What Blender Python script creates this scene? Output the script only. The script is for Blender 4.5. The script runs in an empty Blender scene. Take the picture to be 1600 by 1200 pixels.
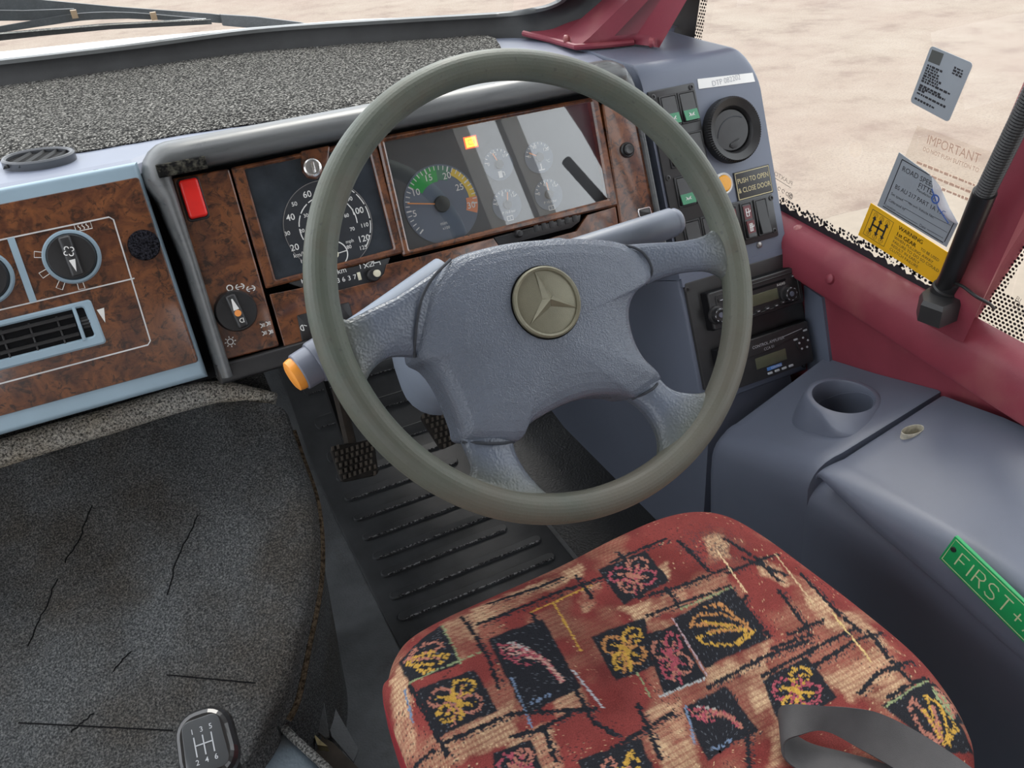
import bpy, bmesh, math, random
import numpy as np
from mathutils import Vector, Matrix
random.seed(4); rs = np.random.RandomState(7)
SC = bpy.context.scene
COL = SC.collection
PI = math.pi

# ------------------------------------------------------------------ camera
F = 1350.0; CAMH = 1.2
def _norm(a):
    a = np.array(a, float); return a / np.linalg.norm(a)
_X = _norm([3500, -1130, F])
_dy = -800.0; _dx = -(-1130 * _dy + F * F) / 3500
_Y = _norm([_dx, _dy, F])
R = np.stack([_X, _Y, np.cross(_X, _Y)])          # rows: world axes in camera axes (x right, y down, z forward)
CAM = np.array([0, 0, CAMH])
cd = bpy.data.cameras.new('camera'); cam = bpy.data.objects.new('camera', cd); COL.objects.link(cam)
cd.sensor_width = 36.0; cd.lens = F / 1600 * 36.0; cd.clip_start = 0.02; cd.clip_end = 200
m3 = np.stack([R[:, 0], -R[:, 1], -R[:, 2]], 1)
cam.matrix_world = Matrix([[*m3[0], 0], [*m3[1], 0], [*m3[2], CAMH], [0, 0, 0, 1]])
SC.camera = cam
# ------------------------------------------------------------------ light
SC.view_settings.view_transform = 'Standard'; SC.view_settings.look = 'None'
SC.view_settings.gamma = 1.0; SC.view_settings.use_curve_mapping = False
SC.view_settings.exposure = 0.55
w = bpy.data.worlds.new('sky'); SC.world = w; w.use_nodes = True
nt = w.node_tree; nt.nodes.clear()
wo = nt.nodes.new('ShaderNodeOutputWorld'); bg = nt.nodes.new('ShaderNodeBackground')
tc = nt.nodes.new('ShaderNodeTexCoord'); sp = nt.nodes.new('ShaderNodeSeparateXYZ')
rp = nt.nodes.new('ShaderNodeValToRGB')
nt.links.new(tc.outputs['Generated'], sp.inputs[0]); nt.links.new(sp.outputs['Z'], rp.inputs[0])
rp.color_ramp.elements[0].position = 0.0; rp.color_ramp.elements[0].color = (.80, .84, .90, 1)
rp.color_ramp.elements[1].position = 0.6; rp.color_ramp.elements[1].color = (.93, .96, 1.0, 1)
nt.links.new(rp.outputs[0], bg.inputs[0]); nt.links.new(bg.outputs[0], wo.inputs[0])
bg.inputs[1].default_value = 1.9
sl = bpy.data.lights.new('sun', 'SUN'); so = bpy.data.objects.new('sun', sl); COL.objects.link(so)
sl.energy = 1.5; sl.angle = math.radians(24); sl.color = (1.0, .95, .88)
so.rotation_euler = (math.radians(-38), math.radians(22), 0)

# ------------------------------------------------------------------ pixel -> plane helpers (authoring coordinates on real planes)
def ray(x, y): return R @ np.array([(x - 800) / F, (y - 600) / F, 1.0])
def at(x, y, ax, val):
    r = ray(x, y); return CAM + r * (val - CAM[ax]) / r[ax]
def Z(x, y, z): return at(x, y, 2, z)
def onplane(x, y, p0, n):
    r = ray(x, y); return CAM + r * ((p0 - CAM) @ n) / (r @ n)
class Fr:                                            # a working frame: origin, axes (rows), n = towards the viewer
    def __init__(s, o, ex, ey):
        s.o = np.array(o, float); s.ex = _norm(ex); s.ey = _norm(ey); s.n = np.cross(s.ex, s.ey)
        s.M = Matrix([[s.ex[i], s.ey[i], s.n[i], s.o[i]] for i in range(3)] + [[0, 0, 0, 1]])
    def __call__(s, x, y, off=0.0):
        p = onplane(x, y, s.o + s.n * off, s.n) - s.o
        return np.array([p @ s.ex, p @ s.ey])
    def many(s, pts, off=0.0): return [tuple(s(x, y, off)) for x, y in pts]
    def world(s, p): return s.o + s.ex * p[0] + s.ey * p[1] + s.n * p[2]
DASH = Fr([0, 1.0702, .75], [1, 0, 0], [0, .378, .9258])
_wn = _norm([0.0266, -.8241, .5658])
_wu = _norm(np.cross([0, 0, 1.0], _wn))
WHEEL = Fr([.34183, .66253, CAMH - .36119], _wu, np.cross(_wn, _wu))
GLASS = Fr([1.0, .8, .75], [0, -1, 0], [0, 0, 1])
WORLD = None

# ------------------------------------------------------------------ mesh builder
class MB:
    def __init__(s): s.v = []; s.f = []; s.flat = False
    def add(s, vs, fs):
        k = len(s.v); s.v += [tuple(map(float, p)) for p in vs]; s.f += [tuple(i + k for i in f) for f in fs]; return s
    def loft(s, rings, closed=True, cap0=True, cap1=True, wrap=False):
        n = len(rings[0]); vs = [p for r in rings for p in r]; fs = []
        m = len(rings)
        for i in range(m - 1 + (1 if wrap else 0)):
            a = i * n; b = ((i + 1) % m) * n
            for j in range(n if closed else n - 1):
                k = (j + 1) % n
                fs.append((a + j, a + k, b + k, b + j))
        if closed and not wrap:
            if cap0: fs.append(tuple(range(n - 1, -1, -1)))
            if cap1: fs.append(tuple(range((m - 1) * n, m * n)))
        return s.add(vs, fs)
    def box(s, c, size):
        x, y, z = c; a, b, d = [q / 2 for q in size]
        r0 = [(x - a, y - b), (x + a, y - b), (x + a, y + b), (x - a, y + b)]
        return s.loft([[(p[0], p[1], z - d) for p in r0], [(p[0], p[1], z + d) for p in r0]])
    def slab(s, out, z0, z1, bev=0.0015, seg=2):
        out = ccw(out); rings = [[(p[0], p[1], z0) for p in out]]
        if bev <= 0: rings.append([(p[0], p[1], z1) for p in out])
        else:
            for k in range(seg + 1):
                t = k / seg * PI / 2
                o = inset(out, bev * (1 - math.cos(t)))
                rings.append([(p[0], p[1], z1 - bev + bev * math.sin(t)) for p in o])
        return s.loft(rings)
    def frame(s, out, inn, z0, z1, bev=0.001, zin=None):
        zin = z0 if zin is None else zin
        o1 = inset(out, bev); i1 = inset(inn, -bev)
        rings = [[(*p, z0) for p in out], [(*p, z1 - bev) for p in out], [(*p, z1) for p in o1],
                 [(*p, z1) for p in i1], [(*p, z1 - bev) for p in inn], [(*p, zin) for p in inn]]
        return s.loft(rings, wrap=True)
    def tube(s, path, r, n=12, cap=True):
        path = [np.array(p, float) for p in path]; m = len(path)
        rr = r if hasattr(r, '__len__') else [r] * m
        rings = []; up = None
        for i in range(m):
            t = _norm(path[min(i + 1, m - 1)] - path[max(i - 1, 0)])
            if up is None:
                up = np.array([0, 0, 1.0]) if abs(t[2]) < .9 else np.array([1.0, 0, 0])
            a = _norm(np.cross(t, up)); b = np.cross(a, t); up = b
            rings.append([path[i] + rr[i] * (math.cos(q) * a + math.sin(q) * b) for q in np.linspace(0, 2 * PI, n, endpoint=False)])
        return s.loft(rings, cap0=cap, cap1=cap)
    def lathe(s, prof, c=(0, 0), n=40, cap=True):
        rings = [[(c[0] + r * math.cos(q), c[1] + r * math.sin(q), z) for q in np.linspace(0, 2 * PI, n, endpoint=False)] for r, z in prof]
        return s.loft(rings, cap0=cap, cap1=cap)
    def ringlathe(s, prof, c=(0, 0), n=48):            # closed profile -> ring
        rings = [[(c[0] + r * math.cos(q), c[1] + r * math.sin(q), z) for q in np.linspace(0, 2 * PI, n, endpoint=False)] for r, z in prof]
        return s.loft(rings, wrap=True)
    def stroke(s, pts, wid, z, h=0.0003):               # thin raised line (inlay / ink) along a 2-D polyline
        P = [np.array(p, float) for p in pts]; L = []; Rr = []
        for i in range(len(P)):
            t = _norm(P[min(i + 1, len(P) - 1)] - P[max(i - 1, 0)]); nn = np.array([-t[1], t[0]])
            L.append(P[i] + nn * wid / 2); Rr.append(P[i] - nn * wid / 2)
        rings = [[(*L[i], z), (*L[i], z + h), (*Rr[i], z + h), (*Rr[i], z)] for i in range(len(P))]
        return s.loft(rings)
    def arc(s, c, r, a0, a1, wid, z, h=.0003, n=None):
        n = n or max(4, int(abs(a1 - a0) / .08))
        return s.stroke([(c[0] + r * math.cos(t), c[1] + r * math.sin(t)) for t in np.linspace(a0, a1, n)], wid, z, h)
    def disc(s, c, r, z0, z1, n=24): return s.lathe([(r, z0), (r, z1)], c, n)
    def grid(s, P):
        ny = len(P); nx = len(P[0])
        return s.add([p for row in P for p in row], [(j * nx + i, j * nx + i + 1, (j + 1) * nx + i + 1, (j + 1) * nx + i) for j in range(ny - 1) for i in range(nx - 1)])
    def text(s, body, c, size, z, rot=0.0, al='CENTER', sx=1.0, h=0.0, mirror=False):
        vs, fs = text_mesh(body, size, al)
        ca, sa = math.cos(rot), math.sin(rot); o = []
        for x, y in vs:
            x *= sx * (-1 if mirror else 1)
            o.append((c[0] + x * ca - y * sa, c[1] + x * sa + y * ca, z))
        return s.add(o, fs)
    def build(s, name, mat, parent=None, frame=None, sharp=35, origin=None, kind=None, nrm=True):
        V = np.array(s.v, float)
        if frame is not None: V = frame.o + V[:, :1] * frame.ex + V[:, 1:2] * frame.ey + V[:, 2:3] * frame.n
        if parent is not None:
            Mi = np.array(WM[parent.name].inverted()); V = V @ Mi[:3, :3].T + Mi[:3, 3]
        else:
            if origin is None:
                lo, hi = V.min(0), V.max(0); origin = [(lo[0] + hi[0]) / 2, (lo[1] + hi[1]) / 2, lo[2]]
            V = V - np.array(origin)
        me = bpy.data.meshes.new(name); me.from_pydata(V.tolist(), [], s.f)
        if nrm:
            bm = bmesh.new(); bm.from_mesh(me); bmesh.ops.recalc_face_normals(bm, faces=bm.faces); bm.to_mesh(me); bm.free()
        if mat: me.materials.append(mat)
        me.polygons.foreach_set('use_smooth', [sharp > 0] * len(me.polygons))
        if sharp > 0: me.set_sharp_from_angle(angle=math.radians(sharp))
        o = bpy.data.objects.new(name, me); COL.objects.link(o)
        if parent is not None:
            o.parent = parent; WM[o.name] = WM[parent.name]
        else:
            o.location = origin; WM[o.name] = Matrix.Translation(origin)
        if kind: o['kind'] = kind
        return o
WM = {}
_tc = {}
def text_mesh(body, size, al):
    k = (body, al)
    if k not in _tc:
        cu = bpy.data.curves.new('lettering', 'FONT'); cu.body = body; cu.size = 1; cu.align_x = al; cu.align_y = 'CENTER'; cu.resolution_u = 3; cu.offset = .006 if body[0].isdigit() else 0
        ob = bpy.data.objects.new('lettering', cu); COL.objects.link(ob)
        ev = ob.evaluated_get(bpy.context.evaluated_depsgraph_get()); me = ev.to_mesh()
        _tc[k] = ([(v.co.x, v.co.y) for v in me.vertices], [tuple(p.vertices) for p in me.polygons])
        ev.to_mesh_clear(); bpy.data.objects.remove(ob); bpy.data.curves.remove(cu)
    vs, fs = _tc[k]; return [(x * size, y * size) for x, y in vs], fs
def ccw(p):
    a = sum(p[i][0] * p[(i + 1) % len(p)][1] - p[(i + 1) % len(p)][0] * p[i][1] for i in range(len(p)))
    return list(p) if a > 0 else list(p)[::-1]
def inset(p, d):                                     # p CCW, d > 0 inwards
    n = len(p); o = []
    for i in range(n):
        a, b, c = np.array(p[i - 1]), np.array(p[i]), np.array(p[(i + 1) % n])
        e1 = b - a; e2 = c - b
        l1 = np.linalg.norm(e1) or 1; l2 = np.linalg.norm(e2) or 1
        n1 = np.array([-e1[1], e1[0]]) / l1; n2 = np.array([-e2[1], e2[0]]) / l2
        m = n1 + n2; q = m @ m
        m = m / np.sqrt(q) if q > 1e-6 else n1
        k = max(.45, m @ n1)
        o.append(tuple(b + m * d / k))
    return o
def rq(c, r, n=5):                                   # rounded polygon from corners
    c = ccw(c); N = len(c); o = []
    rr = r if hasattr(r, '__len__') else [r] * N
    for i in range(N):
        b = np.array(c[i]); a = _norm(np.array(c[i - 1]) - b); d = _norm(np.array(c[(i + 1) % N]) - b)
        ang = math.acos(max(-1, min(1, a @ d))); t = rr[i] / math.tan(ang / 2)
        cen = b + _norm(a + d) * rr[i] / math.sin(ang / 2)
        p0 = b + a * t - cen; p1 = b + d * t - cen
        a0 = math.atan2(p0[1], p0[0]); a1 = math.atan2(p1[1], p1[0])
        dd = (a1 - a0 + PI) % (2 * PI) - PI
        for k in range(n + 1):
            q = a0 + dd * k / n; o.append((cen[0] + rr[i] * math.cos(q), cen[1] + rr[i] * math.sin(q)))
    return o
def rect(cx, cy, w_, h_): return [(cx - w_ / 2, cy - h_ / 2), (cx + w_ / 2, cy - h_ / 2), (cx + w_ / 2, cy + h_ / 2), (cx - w_ / 2, cy + h_ / 2)]
def spline(pts, n=8, closed=False):
    P = [np.array(p, float) for p in pts]; N = len(P); o = []
    for i in range(N if closed else N - 1):
        p0 = P[i - 1] if (closed or i > 0) else P[i]; p1 = P[i]; p2 = P[(i + 1) % N]; p3 = P[(i + 2) % N] if (closed or i < N - 2) else p2
        for k in range(n):
            t = k / n
            o.append(.5 * (2 * p1 + (p2 - p0) * t + (2 * p0 - 5 * p1 + 4 * p2 - p3) * t * t + (3 * p1 - p0 - 3 * p2 + p3) * t ** 3))
    if not closed: o.append(P[-1])
    return o
def resample(pts, n, closed=False):
    P = [np.array(p, float) for p in pts]
    if closed: P.append(P[0])
    d = np.concatenate([[0], np.cumsum([np.linalg.norm(P[i + 1] - P[i]) for i in range(len(P) - 1)])])
    t = np.linspace(0, d[-1], n, endpoint=not closed); A = np.array(P)
    return np.stack([np.interp(t, d, A[:, k]) for k in range(A.shape[1])], 1)
def tag(o, label, cat, group=None):
    o['label'] = label; o['category'] = cat
    if group: o['group'] = group
    return o
def thing(name, label, cat, frame=None, loc=(0, 0, 0), group=None):
    o = bpy.data.objects.new(name, None); COL.objects.link(o); o.empty_display_size = .02
    M = (frame.M if frame else Matrix.Identity(4)) @ Matrix.Translation([float(q) for q in loc])
    o.matrix_world = M; WM[o.name] = M
    return tag(o, label, cat, group)
def struct(o, label=None):
    o['kind'] = 'structure'
    if label: o['label'] = label
    return o

# ------------------------------------------------------------------ materials
class NT:
    def __init__(s, name):
        s.m = bpy.data.materials.new(name); s.m.use_nodes = True; s.t = s.m.node_tree
        s.b = s.t.nodes['Principled BSDF']; s.out = s.t.nodes['Material Output']
    def n(s, kind, **kw):
        x = s.t.nodes.new('ShaderNode' + kind)
        for k, v in kw.items(): setattr(x, k, v)
        return x
    def l(s, a, b): s.t.links.new(a, b)
    def coord(s, scale=1.0, which='Object'):
        t = s.n('TexCoord'); mp = s.n('Mapping'); mp.inputs['Scale'].default_value = scale if hasattr(scale, '__len__') else (scale,) * 3
        s.l(t.outputs[which], mp.inputs[0]); return mp.outputs[0]
    def noise(s, co, scale, detail=3, rough=.55, dist=0):
        x = s.n('TexNoise'); x.inputs['Scale'].default_value = scale; x.inputs['Detail'].default_value = detail
        x.inputs['Roughness'].default_value = rough; x.inputs['Distortion'].default_value = dist; s.l(co, x.inputs['Vector']); return x.outputs['Fac']
    def ramp(s, fac, stops):
        x = s.n('ValToRGB'); e = x.color_ramp.elements
        while len(e) < len(stops): e.new(.5)
        for q, (p, c) in zip(e, stops):
            q.position = p; q.color = (*c, 1) if hasattr(c, '__len__') else (c, c, c, 1)
        s.l(fac, x.inputs[0]); return x.outputs[0]
    def mix(s, fac, a, b, mode='MIX'):
        x = s.n('Mix', data_type='RGBA', blend_type=mode)
        for v, i in ((fac, 0), (a, 6), (b, 7)):
            if hasattr(v, 'is_linked') or hasattr(v, 'links'): s.l(v, x.inputs[i])
            else: x.inputs[i].default_value = (*v, 1) if hasattr(v, '__len__') else v
        return x.outputs[2]
    def bump(s, h, strength, dist=.001):
        x = s.n('Bump'); x.inputs['Strength'].default_value = strength; x.inputs['Distance'].default_value = dist
        s.l(h, x.inputs['Height']); s.l(x.outputs[0], s.b.inputs['Normal']); return x
    def math(s, op, a, b=None, c=None):
        x = s.n('Math', operation=op)
        for i, v in enumerate((a, b, c)):
            if v is None: continue
            if hasattr(v, 'links'): s.l(v, x.inputs[i])
            else: x.inputs[i].default_value = v
        return x.outputs[0]
    def set(s, **kw):
        for k, v in kw.items():
            i = s.b.inputs[{'col': 'Base Color', 'rough': 'Roughness', 'metal': 'Metallic', 'coat': 'Coat Weight', 'crough': 'Coat Roughness', 'spec': 'Specular IOR Level', 'emit': 'Emission Color', 'es': 'Emission Strength', 'alpha': 'Alpha', 'sheen': 'Sheen Weight'}[k]]
            if hasattr(v, 'links'): s.l(v, i)
            else: i.default_value = (*v, 1) if hasattr(v, '__len__') else v
        return s
def plain(name, col, rough=.5, var=.12, scale=30, bump=0, bscale=600, **kw):
    s = NT(name); co = s.coord()
    f = s.noise(co, scale, 4)
    lo = tuple(c * (1 - var) for c in col); hi = tuple(min(1, c * (1 + var)) for c in col)
    s.set(col=s.ramp(f, [(.3, lo), (.7, hi)]), rough=rough, **kw)
    if bump: s.bump(s.noise(co, bscale, 2), bump, .0006)
    return s.m
def leather(name, col, rough, scale, strength, var=.1, worn=None):
    s = NT(name); co = s.coord()
    v = s.n('TexVoronoi', feature='SMOOTH_F1'); v.inputs['Scale'].default_value = scale
    nz = s.n('TexNoise'); nz.inputs['Scale'].default_value = scale * .4; s.l(co, nz.inputs['Vector'])
    ad = s.n('VectorMath', operation='MULTIPLY_ADD'); ad.inputs[1].default_value = (.006,) * 3; s.l(nz.outputs['Color'], ad.inputs[0]); s.l(co, ad.inputs[2])
    s.l(ad.outputs[0], v.inputs['Vector'])
    f = s.noise(co, 14, 4)
    c = s.ramp(f, [(.3, tuple(q * (1 - var) for q in col)), (.7, tuple(q * (1 + var) for q in col))])
    if worn: c = s.mix(s.ramp(s.noise(co, 9, 5), [(.55, 0), (.75, 1)]), c, worn)
    s.set(col=c, rough=rough); s.bump(v.outputs['Distance'], strength, .0012)
    return s.m
def fabric(name, lo, hi, scale, tint=None, bump=.8, thr=(.38, .62), mid=None, rough=1.0):
    s = NT(name); co = s.coord()
    f = s.noise(co, scale, 2, .7); c = s.ramp(f, [(thr[0], lo), ((thr[0] + thr[1]) / 2, mid or tuple((a + b) / 2 for a, b in zip(lo, hi))), (thr[1], hi)])
    if tint: c = s.mix(s.ramp(s.noise(co, 7, 5, .6), [(.42, 0), (.68, .8)]), c, tint, 'MULTIPLY')
    s.set(col=c, rough=rough, spec=.1); s.bump(f, bump, .004); return s.m
M = {}
M['blue'] = plain('dash_blue_plastic', (.20, .225, .295), .42, .06, 9, .12, 900)
M['console'] = plain('console_blue_plastic', (.130, .147, .195), .40, .05, 8, .15, 1200)
M['side'] = plain('side_console_blue_grey', (.125, .145, .195), .42, .05, 8, .15, 1200)
M['pale'] = plain('pale_blue_trim', (.30, .41, .49), .38, .05, 14)
M['shroud'] = plain('column_shroud_plastic', (.20, .235, .295), .42, .05, 20, .06, 1500)
M['pad'] = leather('steering_vinyl', (.126, .147, .188), .27, 620, .6)
M['black'] = plain('black_plastic', (.018, .018, .019), .42, .2, 40, .05, 1500)
M['satin'] = plain('satin_black_panel', (.028, .028, .029), .38, .12, 60, .08, 2500)
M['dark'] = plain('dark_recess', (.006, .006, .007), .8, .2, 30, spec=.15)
M['seam'] = plain('dark_seam', (.03, .035, .045), .7, .1, 50)
M['white'] = plain('white_print', (.75, .75, .72), .6, .05, 90)
M['ink'] = plain('black_ink', (.02, .02, .025), .6, .1, 90)
M['wink'] = plain('white_enamel', (.8, .8, .78), .3, .03, 20)
M['red'] = plain('red_switch_plastic', (.72, .02, .015), .32, .06, 60)
M['orange'] = plain('orange_button_plastic', (.85, .33, .05), .35, .05, 60)
M['amber'] = plain('amber_button_plastic', (.80, .36, .02), .3, .05, 60)
M['needle'] = plain('orange_needle', (.9, .33, .08), .5, .03, 60)
M['chrome'] = NT('bright_metal').set(col=(.75, .74, .72), rough=.22, metal=1.0).m
M['steel'] = plain('worn_steel', (.32, .31, .30), .4, .2, 90, metal=.8)
M['green'] = plain('green_lens', (.02, .20, .09), .3, .1, 90)
M['cream'] = plain('cream_plastic', (.70, .66, .50), .5, .05, 60)
M['lcd'] = plain('lcd_glass', (.11, .115, .075), .12, .05, 60)
M['bluebadge'] = plain('blue_badge', (.08, .22, .55), .4, .05, 60)
M['redvinyl'] = leather('red_vinyl', (.24, .038, .058), .50, 700, .12, .10, (.30, .085, .09))
M['vinyl'] = leather('grey_floor_vinyl', (.150, .160, .168), .48, 260, .55, .25, (.065, .06, .055))
M['vinyl2'] = leather('blue_grey_floor_vinyl', (.10, .13, .155), .45, 260, .5, .15, (.10, .095, .08))
M['fvinyl'] = leather('black_pebbled_vinyl', (.030, .032, .033), .36, 240, .6, .2)
M['rubber'] = plain('black_rubber', (.016, .017, .018), .55, .3, 25, .2, 400)
M['matrub'] = plain('ribbed_mat_rubber', (.056, .059, .063), .55, .35, 12, .25, 500)
M['mat_rib_edge'] = fabric('speckled_rib_edges', (.03, .03, .032), (.62, .62, .64), 230, None, .6, (.45, .75))  # pale speckled strip along the near edge of each rib
M['pedal'] = plain('dusty_pedal_rubber', (.16, .135, .11), .8, .3, 60, .2, 400)
M['padbase'] = plain('dark_pedal_rubber', (.035, .03, .026), .8, .3, 60)
M['gunk'] = plain('brown_dusty_steel', (.06, .047, .036), .7, .35, 30)
M['belt'] = plain('charcoal_webbing', (.050, .047, .049), .62, .12, 50, .4, 1600)
M['gold'] = plain('olive_gold_badge', (.20, .19, .135), .38, .1, 60, .35, 1300, metal=.35)
M['greensign'] = plain('green_sign_plastic', (.015, .33, .10), .4, .05, 30)
M['signline'] = plain('pale_engraving', (.55, .62, .36), .5, .05, 60)
M['goldline'] = plain('engraved_gold', (.58, .50, .27), .45, .05, 90)
M['yellow'] = plain('yellow_sticker', (.86, .48, .015), .42, .05, 30)
M['silver'] = plain('silver_sticker', (.30, .335, .37), .35, .04, 30)
M['silver2'] = plain('silver_sticker_back', (.45, .47, .50), .3, .1, 30)
M['bluefoil'] = plain('blue_foil_print', (.06, .13, .40), .3, .1, 30)
M['foam'] = plain('yellow_foam', (.45, .37, .2), .9, .3, 60, .5, 300)
M['white_paint'] = plain('white_body_paint', (.86, .87, .88), .2, .02, 3)
M['headlining'] = plain('grey_headlining', (.42, .42, .41), .9, .05, 6)
M['hood'] = None
s = NT('binnacle_hood_plastic'); co = s.coord((5, 30, 30))
f = s.noise(co, 2.0, 5, .6, .8)
s.set(col=s.ramp(f, [(.3, (.075, .08, .083)), (.7, (.12, .125, .125))]), rough=s.ramp(f, [(.3, .26), (.7, .42)])); M['hood'] = s.m
# worn rim: grey-green with brown rub marks
s = NT('worn_rim_rubber'); co = s.coord()
a = s.ramp(s.noise(co, 7, 5, .6), [(.35, (.070, .088, .070)), (.65, (.115, .125, .098))])
a = s.mix(s.ramp(s.noise(co, 16, 6, .65), [(.52, 0), (.72, .8)]), a, (.10, .092, .070))
a = s.mix(s.ramp(s.noise(co, 210, 3), [(.62, 0), (.72, .6)]), a, (.055, .06, .055))
sx_ = s.n('SeparateXYZ'); s.l(co, sx_.inputs[0])
wz = s.math('ADD', s.math('MULTIPLY', sx_.outputs['Y'], -2.2), s.math('MULTIPLY', s.noise(co, 10, 5), 1.1))
a = s.mix(s.ramp(wz, [(.62, 0), (1.0, .75)]), a, (.115, .102, .080))
s.set(col=a, rough=s.ramp(s.noise(co, 12, 4), [(.3, .42), (.7, .6)])); s.bump(s.noise(co, 420, 3), .25, .001); M['rim'] = s.m
# spokes: vinyl whose tint turns to the worn rim colour near the rim
s = NT('spoke_vinyl'); co = s.coord()
ln = s.n('VectorMath', operation='LENGTH'); s.l(co, ln.inputs[0])
mr = s.n('MapRange'); mr.inputs[1].default_value = .172; mr.inputs[2].default_value = .205
nn_ = s.math('ADD', ln.outputs['Value'], s.math('MULTIPLY', s.noise(co, 40, 4), .02)); nn_ = s.math('SUBTRACT', nn_, .01)
s.l(nn_, mr.inputs[0])
c = s.mix(mr.outputs[0], (.120, .143, .185), (.105, .115, .095))
v = s.n('TexVoronoi', feature='SMOOTH_F1'); v.inputs['Scale'].default_value = 430; s.l(co, v.inputs['Vector'])
s.set(col=c, rough=.30); s.bump(v.outputs['Distance'], .5, .0012); M['spoke'] = s.m
# burr walnut
s = NT('burr_walnut'); co = s.coord()
f1 = s.noise(co, 22, 6, .62, 1.6); f2 = s.noise(co, 85, 6, .7, .9); f3 = s.noise(s.coord((40, 160, 40)), 1.6, 4, .6, .5)
c = s.ramp(f1, [(.30, (.035, .011, .006)), (.44, (.095, .030, .012)), (.60, (.19, .066, .022)), (.75, (.115, .036, .013))])
c = s.mix(s.ramp(f2, [(.50, 0), (.62, .95)]), c, (.020, .008, .005))
c = s.mix(s.ramp(f3, [(.5, 0), (.75, .4)]), c, (.17, .062, .024))
s.set(col=c, rough=.32, coat=.8, crough=.10); M['wood'] = s.m
M['woodedge'] = NT('walnut_edge_lacquer').set(col=(.36, .20, .14), rough=.2, coat=1.0, crough=.1).m
# carpets
M['dashmat'] = fabric('speckled_dash_carpet', (.012, .012, .012), (.42, .41, .38), 300, None, 1.0, (.40, .66), (.085, .083, .078))
M['carpet'] = fabric('engine_cover_carpet', (.036, .039, .042), (.225, .23, .23), 400, (.70, .60, .50), .9, (.34, .70), (.102, .107, .109))
M['roll'] = fabric('lit_roll_carpet', (.06, .06, .057), (.72, .70, .64), 330, (.75, .65, .52), 1.0, (.34, .64))  # lightened well above the cover carpet so the roll looks lit
M['velcro'] = fabric('velcro_hooks', (.002, .002, .003), (.035, .035, .045), 420, None, 1.0)
# ground outside
s = NT('sandy_concrete'); co = s.coord()
f = s.noise(co, 1.6, 10, .70); g = s.noise(co, 55, 5, .8); h = s.noise(co, .5, 4, .6)
c = s.ramp(f, [(.32, (.17, .12, .095)), (.48, (.255, .203, .160)), (.62, (.285, .234, .188))])
c = s.mix(s.ramp(g, [(.35, .8), (.50, 0)]), c, (.15, .118, .095))
c = s.mix(s.ramp(h, [(.35, .35), (.6, 0)]), c, (.225, .155, .125))
s.set(col=c, rough=.9); M['ground'] = s.m
M['slab'] = plain('smooth_concrete', (.25, .205, .160), .9, .08, 9)
M['joint'] = plain('concrete_joint', (.16, .135, .11), .9, .2, 20)
def glassmat(name, tint=(1, 1, 1), refl=1.0, dirt=0.0):
    s = NT(name); s.t.nodes.remove(s.b)
    tr = s.n('BsdfTransparent'); tr.inputs[0].default_value = (*tint, 1)
    gl = s.n('BsdfGlossy'); gl.inputs['Roughness'].default_value = .02
    fr = s.n('Fresnel'); fr.inputs[0].default_value = 1.45
    mx = s.n('MixShader'); s.l(s.math('MULTIPLY', fr.outputs[0], refl), mx.inputs[0]); s.l(tr.outputs[0], mx.inputs[1]); s.l(gl.outputs[0], mx.inputs[2])
    s.l(mx.outputs[0], s.out.inputs[0]); return s.m
M['glass'] = glassmat('window_glass', (.97, .985, .975), .8)
M['lens'] = glassmat('instrument_lens', (.95, .95, .95), 4.5)
def frit(name, sx, sy, fade=True):                    # ceramic dots printed on the glass (UV-free: object space of the strip)
    s = NT(name); t = s.n('TexCoord'); sp_ = s.n('SeparateXYZ'); s.l(t.outputs['Object'], sp_.inputs[0])
    y = sp_.outputs['X']; z = sp_.outputs['Y']
    p = .0062
    row = s.math('FLOOR', s.math('DIVIDE', z, p * .87)); off = s.math('MULTIPLY', s.math('MODULO', s.math('ABSOLUTE', row), 2.0), .5)
    fy = s.math('SUBTRACT', s.math('FRACT', s.math('ADD', s.math('DIVIDE', y, p), off)), .5)
    fz = s.math('SUBTRACT', s.math('FRACT', s.math('DIVIDE', z, p * .87)), .5)
    d = s.math('SQRT', s.math('ADD', s.math('POWER', fy, 2.0), s.math('POWER', fz, 2.0)))
    a = s.math('LESS_THAN', d, .36)
    tr = s.n('BsdfTransparent'); mx = s.n('MixShader'); s.l(a, mx.inputs[0]); s.l(tr.outputs[0], mx.inputs[1]); s.l(s.b.outputs[0], mx.inputs[2])
    s.set(col=(.01, .01, .01), rough=.5); s.l(mx.outputs[0], s.out.inputs[0]); return s.m
M['frit'] = frit('frit_dots', 1, 1)
def emitmat(name, col, st):
    s = NT(name); s.set(col=(.1, .05, .01), emit=col, es=st, rough=.4); return s.m
M['lamp'] = emitmat('lit_warning_lamp', (1.0, .50, .03), 2.2)
M['lampred'] = emitmat('lit_warning_edge', (1.0, .09, .01), 1.2)
M['gauge'] = plain('gauge_panel_grey', (.040, .045, .052), .5, .1, 40)
M['dial'] = plain('dial_face_blue_grey', (.105, .135, .185), .55, .04, 40)
M['dgreen'] = plain('dial_green', (.02, .34, .06), .5, .03, 40)
M['dgreen2'] = plain('dial_dark_green', (.05, .19, .11), .5, .03, 40)
M['dyellow'] = plain('dial_yellow', (.75, .52, .04), .5, .03, 40)
M['dred'] = plain('dial_orange_red', (.75, .25, .10), .5, .03, 40)
M['tgl'] = plain('tachograph_glass', (.030, .037, .046), .16, .3, 30)
M['tdial'] = plain('tachograph_face', (.026, .029, .034), .35, .1, 60)
M['clearfilm'] = glassmat('clear_film', (.955, .94, .915), .25)
s = NT('peach_print'); s.set(col=(.70, .47, .35), rough=.6); M['peach'] = s.m
s = NT('grey_glass_etch'); s.set(col=(.12, .10, .09), rough=.6, alpha=.7); M['etch'] = s.m

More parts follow.
